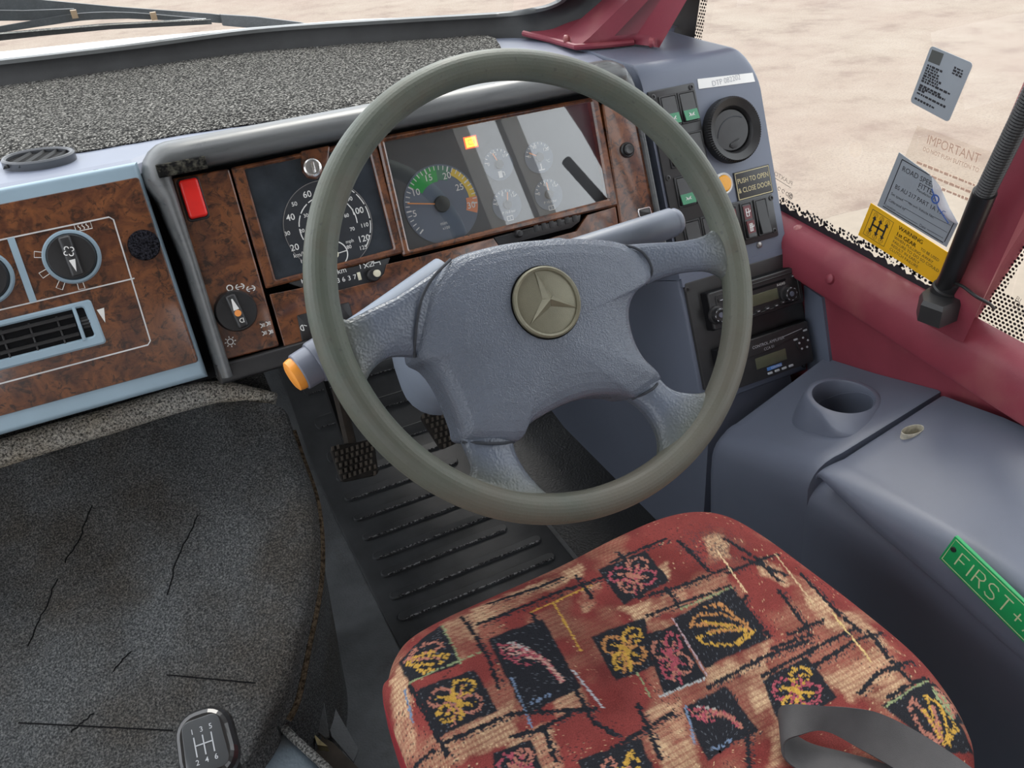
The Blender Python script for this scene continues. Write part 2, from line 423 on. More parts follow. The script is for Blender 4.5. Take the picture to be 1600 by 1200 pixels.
# ================================================================== SETTING
def quad(pts): return MB().add(pts, [tuple(range(len(pts)))])
g = struct(quad([(-60, -60, -.8), (60, -60, -.8), (60, 60, -.8), (-60, 60, -.8)]).build('ground', M['ground'], sharp=0), 'sandy concrete forecourt outside the windows')
sl_ = [Z(x, y, -.8) for x, y in [(1268, 353), (1300, 340), (1358, 326), (1440, 301), (1480, 290), (1500, 297), (1535, 318), (1640, 395)]]
sl_ += [np.array([sl_[-1][0] + .5, -8, -.8]), np.array([1.1, -8, -.8]), Z(1180, 470, -.8)]
struct(MB().slab([(p[0], p[1]) for p in sl_], -.80, -.792, .002).build('ground_slab', M['slab']), 'smooth concrete slab beside the bus')
# floor with toe board
fp = [(-1.2, 0.0), (1.45, 0.0), (1.60, .03), (2.02, .42), (2.05, .70)]
struct(MB().grid([[(x, y, z) for x in (-.9, .3, .80)] for y, z in fp]).build('floor', M['vinyl'], sharp=0), 'worn dark grey cab floor rising to a toe board')
struct(MB().loft([[(x, 1.06, .625), (x, 1.9, .70), (x, 1.9, .72), (x, 1.06, .645)] for x in (-.9, .78)]).build('trim_1', M['dark']), 'dark unseen panel under the dashboard, added to block light')  # unseen dark panel added behind the dash face to block light
# roof and body around the cab: shades the interior, seen in reflections
struct(MB().loft([[(x, .85, 1.98), (x, -5, 2.0), (x, -5, 2.05), (x, .85, 2.05)] for x in (-1.25, 1.05)]).build('ceiling', M['headlining']), 'pale grey roof lining over the cab')
struct(quad([(-1.25, -5, -.1), (1.05, -5, -.1), (1.05, -5, 2), (-1.25, -5, 2)]).build('wall_back', M['headlining'], sharp=0))
mb = MB()
mb.box((1.02, -2.2, .12), (.04, 5.2, .7)); mb.box((1.02, -2.2, 1.88), (.04, 5.6, .2))
mb.box((1.02, -.85, 1.2), (.05, 1.3, 1.3)); mb.box((1.02, .12, 1.2), (.05, .035, 1.3))  # wide panel and thin bar added to darken the gauge glass reflection
for y in (-1.9, -3.4): mb.box((1.02, y, 1.2), (.05, .12, 1.3))
struct(mb.build('wall_right_rear', M['headlining']), 'right body side with window pillars behind the cab, panel and bar added for reflections')
mb = MB(); mb.box((-1.24, -2.0, .25), (.04, 6, .7)); mb.box((-1.24, -2.0, 1.88), (.04, 6, .2))
for y in (.5, -.6, -1.9, -3.4): mb.box((-1.24, y, 1.2), (.05, .12, 1.3))
struct(mb.build('wall_left', M['headlining']), 'left body side with window pillars')
# windscreen: seal, glass
sb = [(-160, 150, .90), (0, 132, .90), (200, 105, .90), (400, 78, .90), (600, 63, .90), (740, 53, .90), (800, 50, .90)]
st = [(-160, 112), (0, 95), (200, 72), (400, 46), (600, 32), (740, 24), (800, 20)]
secs = []
for (bx, by, bz), (tx, ty) in zip(sb, st):
    B = Z(bx, by, bz); T = at(tx, ty, 1, B[1] + .012); secs.append((B, T))
for (bx, by), (tx, ty), yy in [((850, 44), (833, 15), 1.43), ((890, 24), (862, 8), 1.40), ((922, 0), (884, -8), 1.37), ((975, -60), (925, -70), 1.30), ((1150, -330), (1080, -340), 1.02)]:
    secs.append((at(bx, by, 1, yy), at(tx, ty, 1, yy + .012)))
B_ = spline([s_[0] for s_ in secs], 5); T_ = spline([s_[1] for s_ in secs], 5)
wind = thing('window_1', 'raked windscreen in a black rubber seal across the top edge', 'windscreen', WORLD, B_[0]); wind['kind'] = 'structure'
rings = []; cap = []
for b, t in zip(B_, T_):
    q = np.array([0.006, .03, 0])
    m1 = b * .82 + t * .18 + np.array([0, .006, 0]); m2 = b * .3 + t * .7 + np.array([0, .004, 0])
    rings.append([b - np.array([0, .004, .02]), b, m1, m2, t, t + q * .5, t + q + (b - t) * .2, b + q - np.array([0, 0, .02])])
    cap.append([t - (t - b) * .16 - np.array([0, .003, 0]), t - np.array([0, .004, 0]) + (t - b) * .02, t + np.array([0, .008, .002]), t + q * .5 + (b - t) * .1])
MB().loft(rings).build('rubber_seal', M['rubber'], wind, sharp=50)
MB().loft(cap).build('seal_highlight', plain('grey_seal_highlight', (.10, .105, .105), .3), wind, sharp=60)  # lighter grey strip paints the highlight along the top of the seal
gl = []
for t in T_[:len(st) * 5 - 4]:
    base = t + np.array([0, .012, -.03]); gl.append([base, base + np.array([0, -.42, .95])])
MB().grid(gl).build('glass', M['glass'], wind, sharp=0)
# outside: white cowl below the windscreen
ct = [(-200, 105), (0, 81), (200, 60), (390, 43), (560, 30), (640, 27)]
rings = []
for x, y in ct:
    t = Z(x, y, .918); yb_ = np.interp(t[0], [b[0] for b in B_[:30]], [b[1] for b in B_[:30]]) + .045; yb_ = min(yb_, t[1] - .02); rings.append([np.array([t[0], yb_, .928]), t, t + np.array([0, .03, -.02]), t + np.array([0, .06, -.5]), np.array([t[0], yb_, .4])])
fb = MB().loft(rings).build('trim_2', M['white_paint'], sharp=60); struct(fb, 'white painted body panel outside below the windscreen')

# A-pillar
base = [(818, 52, 1.457), (858, 62, 1.40), (900, 73.5, 1.293), (940, 71, 1.275), (985, 66.5, 1.259), (1008, 69, 1.235), (1030, 72.5, 1.202)]
topx = [936, 955, 978, 1010, 1032, 1052, 1073]
rings0 = []; rings1 = []; ringsm = []
for (x, y, yy), tx in zip(base, topx):
    b = at(x, y + 2, 1, yy); t = at(tx, 0, 1, yy - .035); rings0.append(b); rings1.append(b + (t - b) * 4.5); ringsm.append(b + (t - b) * .25 + (np.array([0, -.006, 0]) if x < 985 else 0))
def thick(r): return r + [p + np.array([.035, .05, 0]) for p in r[::-1]]
ap = MB().loft([thick(rings0), thick(ringsm), thick(rings1)]).build('trim_3', M['redvinyl'], sharp=70)
struct(ap, 'dark red vinyl covered pillar in the front right corner')
rr_ = [at(x, y, 1, yy - .004) for x, y, yy in [(818, 52, 1.457), (858, 62, 1.40), (900, 73.5, 1.293), (940, 71, 1.275), (990, 66, 1.259)]]
MB().tube(rr_, .005, 8).build('piping', M['redvinyl'], ap)
MB().lathe([(.0001, .006), (.005, .005), (.0075, .002), (.008, -.002)], n=16).build('stud', plain('worn_stud', (.34, .10, .10), .35), ap, frame=Fr(at(885, 62, 1, 1.33), [.8, .6, 0], [0, .2, 1]))
MB().lathe([(.0001, .006), (.006, .004), (.008, -.002)], n=16).build('stud', M['redvinyl'], ap, frame=Fr(at(1018, 66, 1, 1.205), [.8, .6, 0], [0, .2, 1]))
struct(MB().loft([[GLASS.world((*GLASS(x, y, o), o)) for x, y in [(1024, 76), (1081.5, 84), (1155, -420), (1127, -420)]] for o in (.004, .016)]).build('trim_4', M['rubber']), 'black rubber beside the red corner pillar')

# right side window, sill rail, lower wall, B pillar
wn = thing('window_2', 'right hand cab window with black dots printed along its edge', 'window', GLASS); wn['kind'] = 'structure'
yL, yR = -.62, 3.0
MB().add([(-.75, -.35, .0), (.17, -.35, 0), (.17, .9, 0), (-.75, .9, 0)], [(0, 1, 2, 3)]).build('pane', M['glass'], wn, GLASS, sharp=0)
e1 = GLASS.many([(1081.5, 84), (1096, 0), (1155, -420), (1170, -420), (1106, 0), (1094, 84)])
MB().add([(*p, .0012) for p in e1], [(0, 1, 2, 3, 4, 5)]).build('frit_dots', M['frit'], wn, GLASS, sharp=0, kind='stuff')
lowpx = [(1215, 318), (1300, 364), (1360, 396), (1440, 440), (1475, 462)]
lo = GLASS.many([(x, y + 12) for x, y in lowpx]); hi = GLASS.many([(x + 3, y - 1.5) for x, y in lowpx])
jag = []; L2 = resample(lo, 90); H2 = resample(hi, 90)
bl = MB()
# ragged black edge of the printed border: jagged strip
up = [(H2[i][0], H2[i][1] + rs.uniform(-.004, .004)) for i in range(90)]
bl.grid([[(*L2[i], .0014) for i in range(90)], [(*up[i], .0014) for i in range(90)]])
for i in range(0, 90):
    for k in range(2):
        x = H2[i][0] + rs.uniform(-.003, .003); y = H2[i][1] + rs.uniform(.002, .012); r = rs.uniform(.0010, .0030)
        bl.slab([(x + r * math.cos(a), y + r * math.sin(a)) for a in np.linspace(0, 2 * PI, 6, endpoint=False)], .001, .0014, 0)
bl.build('frit_edge', M['ink'], wn, GLASS, sharp=0, kind='stuff')
mk = MB(); c = GLASS(1222, 277); mk.text('PLAXTON', c, .0105, .0015, rot=math.radians(-8), mirror=True, sx=1.15)
mk.stroke([(c[0] - .024, c[1] - .004), (c[0] + .024, c[1] - .011)], .0008, .0012)
c = GLASS(1225, 296)
for k in range(5): mk.arc((c[0] - .02 + .01 * k, c[1] - .0015 * k), .003, 0, 5.2, .0009, .0012)
c = GLASS(1236, 306); mk.arc(c, .005, 0, 6.28, .001, .0012); mk.arc(c, .0025, 0, 6.28, .001, .0012)
mk.build('etched_marking', M['etch'], wn, GLASS, sharp=0)
w3 = thing('window_3', 'side window behind the red pillar with a border of black dots', 'window', GLASS); w3['kind'] = 'structure'
MB().add([(.172, -.25, .0), (1.35, -.25, 0), (1.35, .9, 0), (.172, .9, 0)], [(0, 1, 2, 3)]).build('pane', M['glass'], w3, GLASS, sharp=0)
e2 = GLASS.many([(1500, 480), (1555, 510), (1660, 575), (1720, 610), (1720, 560), (1640, 505), (1570, 455), (1600, 405), (1665, 290), (1900, -160), (1850, -160), (1530, 440)])
MB().add([(*p, .0012) for p in e2], [tuple(range(len(e2)))]).build('frit_dots', M['frit'], w3, GLASS, sharp=0, kind='stuff')
mk = MB(); c = GLASS(1592, 468); mk.text('BI', c, .010, .0012, rot=-.25); mk.arc(GLASS(1590, 475), .004, 0, 6.28, .0012, .0012); mk.text('43R-001', GLASS(1588, 483), .005, .0012, rot=-.25); mk.text('M', GLASS(1597, 490), .007, .0012, rot=-.25)
mk.build('etched_marking', M['etch'], w3, GLASS, sharp=0)
# rail
def lin(p, q, y): t = (y - p[1]) / (q[1] - p[1]); return np.array([p[0] + (q[0] - p[0]) * t, y, p[2] + (q[2] - p[2]) * t])
ga, gb = at(1222, 330, 0, .998), at(1440, 449, 0, .998); fa, fb_ = at(1247, 380, 0, .965), at(1460, 502, 0, .965); la, lb = at(1262, 448, 0, .95), at(1497, 600, 0, .95)
rings = []
for y in np.linspace(1.06, -.2, 24):
    G_, F_, L_ = lin(ga, gb, y), lin(fa, fb_, y), lin(la, lb, y)
    rings.append([G_, G_ * .5 + F_ * .5 + np.array([-.002, 0, .003]), F_ * .9 + G_ * .1 + np.array([0, 0, .001]), F_ + np.array([-.003, 0, -.003]), F_ * .8 + L_ * .2 + np.array([-.004, 0, 0]), L_ + np.array([0, 0, .004]), L_ + np.array([.003, 0, -.002]), L_ + np.array([.05, 0, 0]), G_ + np.array([.002, 0, -.03])])
rail = MB().loft(rings).build('trim_5', M['redvinyl'], sharp=50)
struct(rail, 'dark red vinyl covered window sill rail along the right side')
for q, X_ in (((1246, 358), .985), ((1297, 436), .955)):
    P = at(*q, 0, X_); MB().lathe([(.0001, .006), (.004, .0055), (.0075, .003), (.0085, -.001), (.0085, -.006)], n=18).build('stud', plain('worn_stud', (.42, .15, .15), .35) if X_ > .96 else M['redvinyl'], rail, frame=Fr(P, [0, -1, .05], [.4, 0, 1] if X_ < .96 else [1, 0, .5]))
struct(MB().loft([[(.985, y, -.05), (.985, y, .56), (1.0, y, .56), (1.0, y, -.05)] for y in (1.9, -1.0)]).build('wall_right', M['redvinyl']), 'dark red vinyl covered lower wall beside the driver')
struct(MB().loft([[(1.04, y, -.8), (1.04, y, .42), (1.06, y, .42), (1.06, y, -.8)] for y in (2.0, -1.0)]).build('wall_right_outer', M['white_paint']))
# B pillar
def yl(z, p, q): t = (z - p[2]) / (q[2] - p[2]); return p[1] + (q[1] - p[1]) * t
g0, g1 = at(1474, 440, 0, 1.0), at(1600, 148, 0, 1.0); i0, i1 = at(1500, 520, 0, .955), at(1600, 300, 0, .955); b0, b1 = at(1527, 497, 0, 1.0), at(1600, 385, 0, 1.0)
rings = []
for z in (.585, .62, .70, .85, 1.1, 1.5, 1.95):
    ya, yb = yl(z, g0, g1), yl(z, b0, b1); ym = yl(z, i0, i1)
    rings.append([(1.0, ya, z), (.97, ya - .012, z), (.958, ya - .022, z), (.955, ym + .004, z), (.958, ym - .008, z), (.985, yb + .006, z), (1.0, yb, z), (1.002, yb, z), (1.002, ya, z)])
struct(MB().loft(rings).build('trim_6', M['redvinyl'], sharp=50), 'dark red vinyl window pillar at the right edge')

# ================================================================== DASHBOARD
dash = thing('dashboard', 'lavender blue moulded dashboard top under the windscreen', 'dashboard', WORLD, (.2, 1.3, .88))
zt = .890
bk = spline([(b[0], b[1]) for b in [s_[0] for s_ in secs[:8]]], 4)
mb = MB()
front = [(-.9, 1.135), (.045, 1.135), (.06, 1.16), (.74, 1.16), (.76, 1.30), (.97, 1.345)]
nb = 40
Bk = resample([(-.9, 1.9)] + [(p[0], p[1] + .02) for p in bk] + [(1.0, 1.36)], nb); Fr_ = resample(front, nb)
rows = []
for t, dz in ((0, -.012), (.02, -.003), (.05, 0), (.3, 0), (.6, .0), (1.0, .0)):
    rows.append([(Fr_[i][0] + (Bk[i][0] - Fr_[i][0]) * t, Fr_[i][1] + (Bk[i][1] - Fr_[i][1]) * t, zt + dz) for i in range(nb)])
mb.grid(rows); mb.build('dash_top', M['blue'], dash, sharp=0)
c = Z(150, 268, .889); MB().disc((c[0], c[1]), .007, .880, .8895).build('plug_hole', M['dark'], dash)
# oval demister vent
zv = zt + .007; vc = Z(60, 246, zv); A = (Z(118, 238, zv) - Z(2, 254, zv)) / 2; Bv = np.array([0, .052, 0])
def oval(k, n=48, kk=None): return [(vc[0] + A[0] * k * math.cos(t), vc[1] + A[1] * k * math.cos(t) + .034 * (kk or k) * math.sin(t)) for t in np.linspace(0, 2 * PI, n, endpoint=False)]
vent = MB().frame(oval(1.0), oval(.86), zt, zv + .004, .002, zt - .03).build('demister_vent', plain('grey_vent_plastic', (.09, .095, .105), .35), dash)
MB().slab(oval(.9), zt - .003, zv - .001, 0).build('vent_dark_fill', M['dark'], vent)  # raised dark slab, the shade of the vent hollow put into its colour
sm = MB()
for k in (-.55, -.15, .25, .6):
    h = .030 * math.sqrt(1 - k * k) * .9
    sm.loft([[(vc[0] + A[0] * k + .012 * s_ * 1.2 - .003, vc[1] + A[1] * k + s_ * h, zv - .002), (vc[0] + A[0] * k + .012 * s_ * 1.2 + .003, vc[1] + A[1] * k + s_ * h, zv - .002), (vc[0] + A[0] * k + .012 * s_ * 1.2, vc[1] + A[1] * k + s_ * h, zv + .002)] for s_ in (-1, 1)])
sm.build('vent_slats', M['black'], vent, kind='stuff')
# carpet on the dash
near = [Z(x, y, .897) for x, y in [(-250, 290), (-100, 265), (0, 243), (60, 236), (120, 231), (300, 200), (500, 172), (640, 150), (780, 120), (790, 85)]]
far = [Z(x, y, .897) for x, y in [(-250, 162), (-100, 140), (0, 127), (200, 100), (400, 75), (560, 63), (680, 57), (755, 52), (772, 58)]]
N_ = 60; nn1 = resample([p[:2] for p in near], N_); ff1 = resample([p[:2] for p in far], N_)
ys = np.linspace(0, 1, 14)
top = [[(nn1[i][0] * (1 - t) + ff1[i][0] * t + rs.uniform(-.001, .001), nn1[i][1] * (1 - t) + ff1[i][1] * t + rs.uniform(-.0015, .0015), zt + .008 - (.006 if t in (0, 1) else 0)) for i in range(N_)] for t in ys]
mat = MB().grid(top)
mat.grid([[(*nn1[i], zt - .001) for i in range(N_)], top[0]])
mat.grid([[(top[j][-1][0] + .002, top[j][-1][1], zt - .001) for j in range(14)], [top[j][-1] for j in range(14)]])
tag(mat.build('dashboard_mat', M['dashmat'], sharp=0), 'speckled grey carpet mat lying on the dashboard top', 'mat')

# ------------------------------------------------------------------ heater panel (left)
hp = thing('heater_panel', 'walnut veneer heater control panel in a pale blue frame, left of the instruments', 'control panel', DASH, (*DASH(113, 460), 0))
xr = DASH(322, 578)[0]; yt = DASH(221, 251)[1]; yb = DASH(160, 635)[1]
wt = DASH(222, 276)[1]; wb = DASH(309, 565)[1]; wx = DASH(309, 565)[0] + .001
MB().slab([(-.62, yb), (xr, yb), (xr - .004, yt), (-.62, yt)], -.09, .003, .007, 4).build('frame', M['pale'], hp, DASH)
wood = MB().slab(rq([(-.60, wb), (wx, wb), (wx - .002, wt), (-.60, wt)], .004), -.002, .0055, .0015).build('fascia', M['wood'], hp, DASH)
ip = DASH.many([(-60, 390), (175, 336), (236, 536), (-60, 617)], .006)
ipx1 = ip[1][0]; iy0 = (ip[1][1] + ip[0][1]) / 2; iy1 = (ip[2][1] + ip[3][1]) / 2; ym_ = DASH(205, 436, .006)[1]
inl = MB(); x0 = -.45
inl.stroke([(x0, iy0), (ipx1 - .004, iy0), (ipx1, iy0 - .004), (ip[2][0], iy1 + .004), (ip[2][0] - .004, iy1), (x0, iy1)], .0017, .0045, .0022)
inl.stroke([(x0, ym_), (ipx1 + .002, ym_)], .0016, .0045, .0022)
dv0, dv1 = DASH(16, 370, .006), DASH(52, 471, .006)
inl.build('bright_line', plain('silver_line', (.60, .60, .60), .25), hp, DASH)
MB().stroke([(dv0[0], iy0), (dv1[0], ym_)], .0075, .005, .0018).build('divider_strip', M['pale'], hp, DASH)
def knob(parent, c, r, name, ringmat, ang=0.0, kind='fan'):
    k = MB().ringlathe([(r * 1.08, 0), (r * 1.08, .007), (r * 1.02, .010), (r * .93, .010), (r * .90, .004), (r * .90, 0)], c).build(name + '_ring', ringmat, parent, DASH)
    kb = MB().lathe([(r * .92, .002), (r * .90, .012), (r * .84, .0155), (.0005, .0165)], c).build(name, M['black'], parent, DASH)
    ca, sa = math.cos(ang), math.sin(ang)
    rot = lambda pts: [(c[0] + x * ca - y * sa, c[1] + x * sa + y * ca) for x, y in pts]
    MB().slab(rot(rq(rect(0, 0, r * .46, r * 1.62), r * .1)), .014, .0235, .003, 3).build('grip', M['satin'], kb, DASH)
    return kb, rot
kb, rot = knob(hp, DASH(112, 401, .01), .0295, 'fan_knob', M['pale'], math.radians(2))
m = MB(); m.slab(rot([(-.0035, -.004), (.0035, -.004), (0, -.0185)]), .0236, .0240, 0)
for a in range(4):
    q = a * PI / 2 + .4; m.arc(rot([(.0038 * math.cos(q), .006 + .0038 * math.sin(q))])[0], .0022, q - 2.2, q + 1.6, .0011, .0237)
m.build('fan_symbol', M['wink'], kb, DASH)
for px in ((61, 398), (70, 427), (95, 445), (126, 445)):
    q = DASH(*px, .006); cc = DASH(112, 401, .006); a = math.atan2(q[1] - cc[1], q[0] - cc[0]); d = np.array([math.cos(a), math.sin(a)]); e = np.array([-d[1], d[0]])
    o = [q - d * .006 - e * .003, q + d * .005 - e * .0035, q + d * .005 + e * .0035, q - d * .006 + e * .003]
    ic = MB(); ic.stroke(o + [o[0]], .0009, .0055); ic.build('fan_speed_mark', M['white'], hp, DASH); continue; ic.stroke([q - d * .003, q + d * .002], .0022 if px[0] < 100 else .001, .0055)
ic = MB(); q = DASH(130, 354, .006); ic.stroke([q + np.array(v) for v in [(-.009, -.004), (.009, -.004), (.009, .004), (-.009, .004), (-.009, -.004)]], .001, .0055)
for k in (-1, 0, 1): ic.stroke([q + np.array((k * .0045 + .001 * math.sin(t * 2), -.0028 + .0055 * t / 3)) for t in np.linspace(0, 3, 8)], .001, .0055)
ic.build('demist_symbol', M['white'], hp, DASH); ic = MB(); q = DASH(160, 493, .006); ic.slab([q + np.array(v) for v in [(-.004, .008), (.0045, .0085), (.0005, -.009)]], .0055, .0060, 0)
ic.build('vent_arrow', M['white'], hp, DASH)
knob(hp, DASH(-27, 434, .01), .0295, 'temperature_knob', M['pale'], math.radians(-30))
# air vent
vo = DASH.many([(-150, 532), (142, 467), (166, 536), (-140, 622)], .006); vy0 = (vo[1][1]) ; vy1 = vo[2][1]; vx1 = (vo[1][0] + vo[2][0]) / 2
outer = [(-.45, vy1), (vx1 + .001, vy1), (vx1 - .001, vy0), (-.45, vy0)]
inner = [(-.44, vy1 + .012), (vx1 - .009, vy1 + .012), (vx1 - .011, vy0 - .007), (-.44, vy0 - .007)]
av = MB().frame(rq(outer, .004), rq(inner, .003), .004, .0085, .002, -.035).build('air_vent', M['pale'], hp, DASH)
MB().slab(inner, -.036, .0056, 0).build('vent_cavity', M['dark'], av, DASH)
tw = DASH(137, 507, .012)
for k in range(3):
    y = vy1 + .012 + (vy0 - vy1 - .019) * (k + .6) / 3.2
    MB().slab(rect(-.25, y, 2 * (tw[0] - .012 + .25), .0045), .0055, .0095, .0012).build('slat', M['black'], av, DASH)
for k in range(7):
    x = tw[0] - .030 - .030 * k
    MB().slab(rect(x, (vy0 + vy1) / 2, .0022, (vy0 - vy1) * .62), .0055, .0072, .0005).build('vane', M['satin'], av, DASH)
MB().slab(rect(tw[0] - .009, (vy0 + vy1) / 2 + .002, .004, (vy0 - vy1) * .74), .0055, .010, .001).build('vent_post', M['pale'], av, DASH)
wheel = MB(); cy_ = (vy0 + vy1) / 2 + .002; rw = (vy0 - vy1) * .40
rings = []
for x in (-.006, .006):
    ring = []
    for i in range(72):
        t = 2 * PI * i / 72; r = rw * (1.0 + (.03 if i % 2 else -.03)); ring.append((tw[0] + x, cy_ + r * math.cos(t), -.012 + r * .95 * math.sin(t) * .9))
    rings.append(ring)
wheel.loft(rings); wheel.build('thumbwheel', M['black'], av, DASH)
tag(MB().lathe([(.0185, 0), (.0185, .0025), (.0175, .004), (.0005, .0043)], tuple(DASH(225, 383, .008)), 40).build('velcro_disc', M['velcro'], None, Fr(DASH.o + DASH.n * .0055, DASH.ex, DASH.ey)), 'round black fuzzy velcro pad stuck on the walnut panel', 'pad')

# ------------------------------------------------------------------ instrument binnacle
bn = thing('instrument_binnacle', 'black hooded instrument binnacle with walnut fascia behind the steering wheel', 'binnacle', DASH, (*DASH(600, 330), 0))
iTL, iBL = DASH(264, 272), DASH(350, 566); iTR = DASH(1003, 158); iBR = DASH(1024, 345); yB = iBL[1]
mb = MB()
mb.slab([(iTL[0] - .004, yB - .005), (iBR[0] + .004, yB - .005), (iBR[0] + .004, iTL[1] + .004), (iTL[0] - .004, iTL[1] + .004)], -.12, -.032, 0); mb.build('back_plate', M['dark'], bn, DASH)
# hood: swept arch (left side, top, right side)
cx0, cx1, yT = iTL[0] + .001, iBR[0] - .002, iTL[1]
path = [(cx0, yB - .018), (cx0, yB + .05), (cx0, 0.03), (cx0, yT - .03), (cx0, yT - .008)]
rr = .008
for a in np.linspace(PI, PI / 2, 7): path.append((cx0 + rr + rr * math.cos(a), yT - rr + rr * math.sin(a)))
for x in np.linspace(cx0 + .03, cx1 - .06, 14): path.append((x, yT))
for a in np.linspace(PI / 2, 0, 9): path.append((cx1 - .03 + .03 * math.cos(a), yT - .03 + .03 * math.sin(a)))
path += [(cx1, 0.02), (cx1, yB + .05), (cx1, yB - .018)]
prof = [(0, -.004), (0, .014), (.06, .020), (.2, .0235), (.40, .024), (.60, .020), (.78, .011), (.92, -.004), (1, -.025), (1.0, -.06), (.96, -.13)]
rings = []; tot = len(path)
for i, p in enumerate(path):
    a = np.array(path[max(i - 1, 0)]); b = np.array(path[min(i + 1, tot - 1)]); t = _norm(b - a); nrm = np.array([-t[1], t[0]])
    side = -nrm if np.dot(nrm, np.array([.35, .02]) - np.array(p)) > 0 else nrm
    topness = max(0, side[1]); leftness = max(0, -side[0]); rightness = max(0, side[0])
    lw = .017 + .017 * float(np.clip((p[1] - (yT - .045)) / .035, 0, 1)); wd = (.042 * topness ** 2 + lw * leftness ** 2 + .011 * rightness ** 2)
    dep = 1.0 if rightness < .5 else .55
    rings.append([(p[0] + side[0] * wd * k, p[1] + side[1] * wd * k, z * (dep if z > 0 else 1)) for k, z in prof])
MB().loft([r + [(p_[0] * .99 + .001, p_[1], -.13) for p_ in [(path[i][0], path[i][1])]] for i, r in enumerate(rings)]).build('hood', M['hood'], bn, DASH, sharp=60)
MB().slab([(cx0 - .016, yB - .026), (DASH(470, 556)[0] + .4, yB - .026), (DASH(470, 556)[0] + .4, yB), (cx0 - .016, yB)], -.10, .012, .006, 3).build('lower_lip', M['black'], bn, DASH)
MB().slab([(cx0 - .060, yB - .02), (cx0 + .002, yB - .02), (cx0 + .002, yT + .004), (cx0 - .060, yT + .004)], -.10, -.045, 0).build('gap_shade_panel', M['dark'], bn, DASH)  # dark filler added behind the gap, standing in for its shade
# walnut pieces
def woodpiece(name, px, r=.003, z=.005, bev=.0026):
    return MB().slab(rq(DASH.many(px, z), r), -.003, z, bev, 4).build(name, M['wood'], bn, DASH)
woodpiece('switch_fascia', [(268, 279), (358, 263), (437, 541), (350, 563)])
outer = DASH.many([(361, 262), (586, 214), (632, 395), (416, 451)], .005); inner = DASH.many([(382, 264), (575, 226), (616, 388.5), (431, 437.5)], .005)
MB().frame(rq(outer, .002), rq(inner, .002), -.003, .005, .0022, -.006).build('tachograph_surround', M['wood'], bn, DASH)
outer = DASH.many([(589, 214), (935, 150), (967, 321), (631, 401)], .006); inner = DASH.many([(601, 221), (924, 158), (951, 311), (640, 391)], .006)
MB().frame(rq(outer, .003), rq(inner, .002), -.003, .0065, .0028, -.008).build('cluster_surround', M['wood'], bn, DASH)
woodpiece('knee_fascia', [(421, 460), (476, 449), (484, 462), (527, 454), (590, 438), (600, 428), (604, 413), (660, 400), (771, 372), (779, 383), (800, 430), (700, 470), (445, 543)], .0012, .005, .0010)
woodpiece('end_fascia', [(941, 162), (1003, 152), (1024, 343), (970, 356)])
woodpiece('corner_fascia', [(861, 372), (901, 361), (918, 336), (962, 323), (966, 350), (880, 400)], .0012, .005, .0010)
# black strip with a small knob under the cluster
stp = MB().slab(rq(DASH.many([(772, 371), (908, 335), (906, 346), (893, 356), (816, 376), (780, 384)], .004), .001), -.003, .004, .001).build('blank_lamp_strip', M['satin'], bn, DASH)
mm = MB()
for k in range(6):
    q = DASH(838 + 12 * k, 357 - 3.2 * k, .004); mm.slab(rq(rect(*q, .008, .010), .0015), .0035, .0046, .0004)
mm.build('blank_windows', M['black'], stp, DASH)
MB().lathe([(.006, 0), (.0055, .012), (.004, .0145), (.0005, .015)], tuple(DASH(811, 365, .01)), 20).build('trip_knob', M['black'], stp, DASH)
# odometer strip
od = MB().slab(rq(DASH.many([(449, 442), (610, 402), (604, 418), (597, 437), (527, 454), (470, 449)], .003), .001), -.003, .0035, .0008).build('odometer_strip', M['black'], bn, DASH)
m = MB()
m.text('km', DASH(534, 423, .004), .0105, .0038); m.text('1', DASH(563, 417, .004), .0085, .0038); m2 = MB(); m2.text('H', DASH(474, 439, .004), .0085, .0038); m2.build('symbol', M['white'], od, DASH)
q = DASH(572, 415, .004); m.stroke([q + np.array((-.003, -.003)), q + np.array((.003, .003))], .001, .0036); m.stroke([q + np.array((-.003, .003)), q + np.array((.003, -.003))], .001, .0036)
q = DASH(580, 412.5, .004); m.stroke([q + np.array(v) for v in [(-.003, -.003), (.003, -.003), (.003, .003), (-.003, .003), (-.003, -.003), (.003, .003)]], .0009, .0036)
q = DASH(589, 410, .004); m.stroke([q + np.array(v) for v in [(-.004, .003), (-.004, 0), (.004, 0), (.004, -.004)]], .0012, .0036)
for t_, px in zip('3637', (529, 537, 546, 554.5)): m.text(t_, DASH(px, 438.5 - (px - 529) * .22, .004), .0088, .0038)
m.build('lettering', M['white'], od, DASH)
MB().slab(rect(*DASH(561.5, 431.5, .004), .0045, .0105), .003, .0042, .0003).build('odometer_wheel', M['cream'], od, DASH)
MB().lathe([(.0085, 0), (.0085, .010), (.007, .012), (.0005, .012)], tuple(DASH(584, 430, .01)), 24).build('reset_knob', M['black'], od, DASH)
MB().lathe([(.0048, .011), (.0048, .0165), (.0005, .017)], tuple(DASH(589, 427, .014)), 16).build('reset_knob_tip', M['cream'], od, DASH)
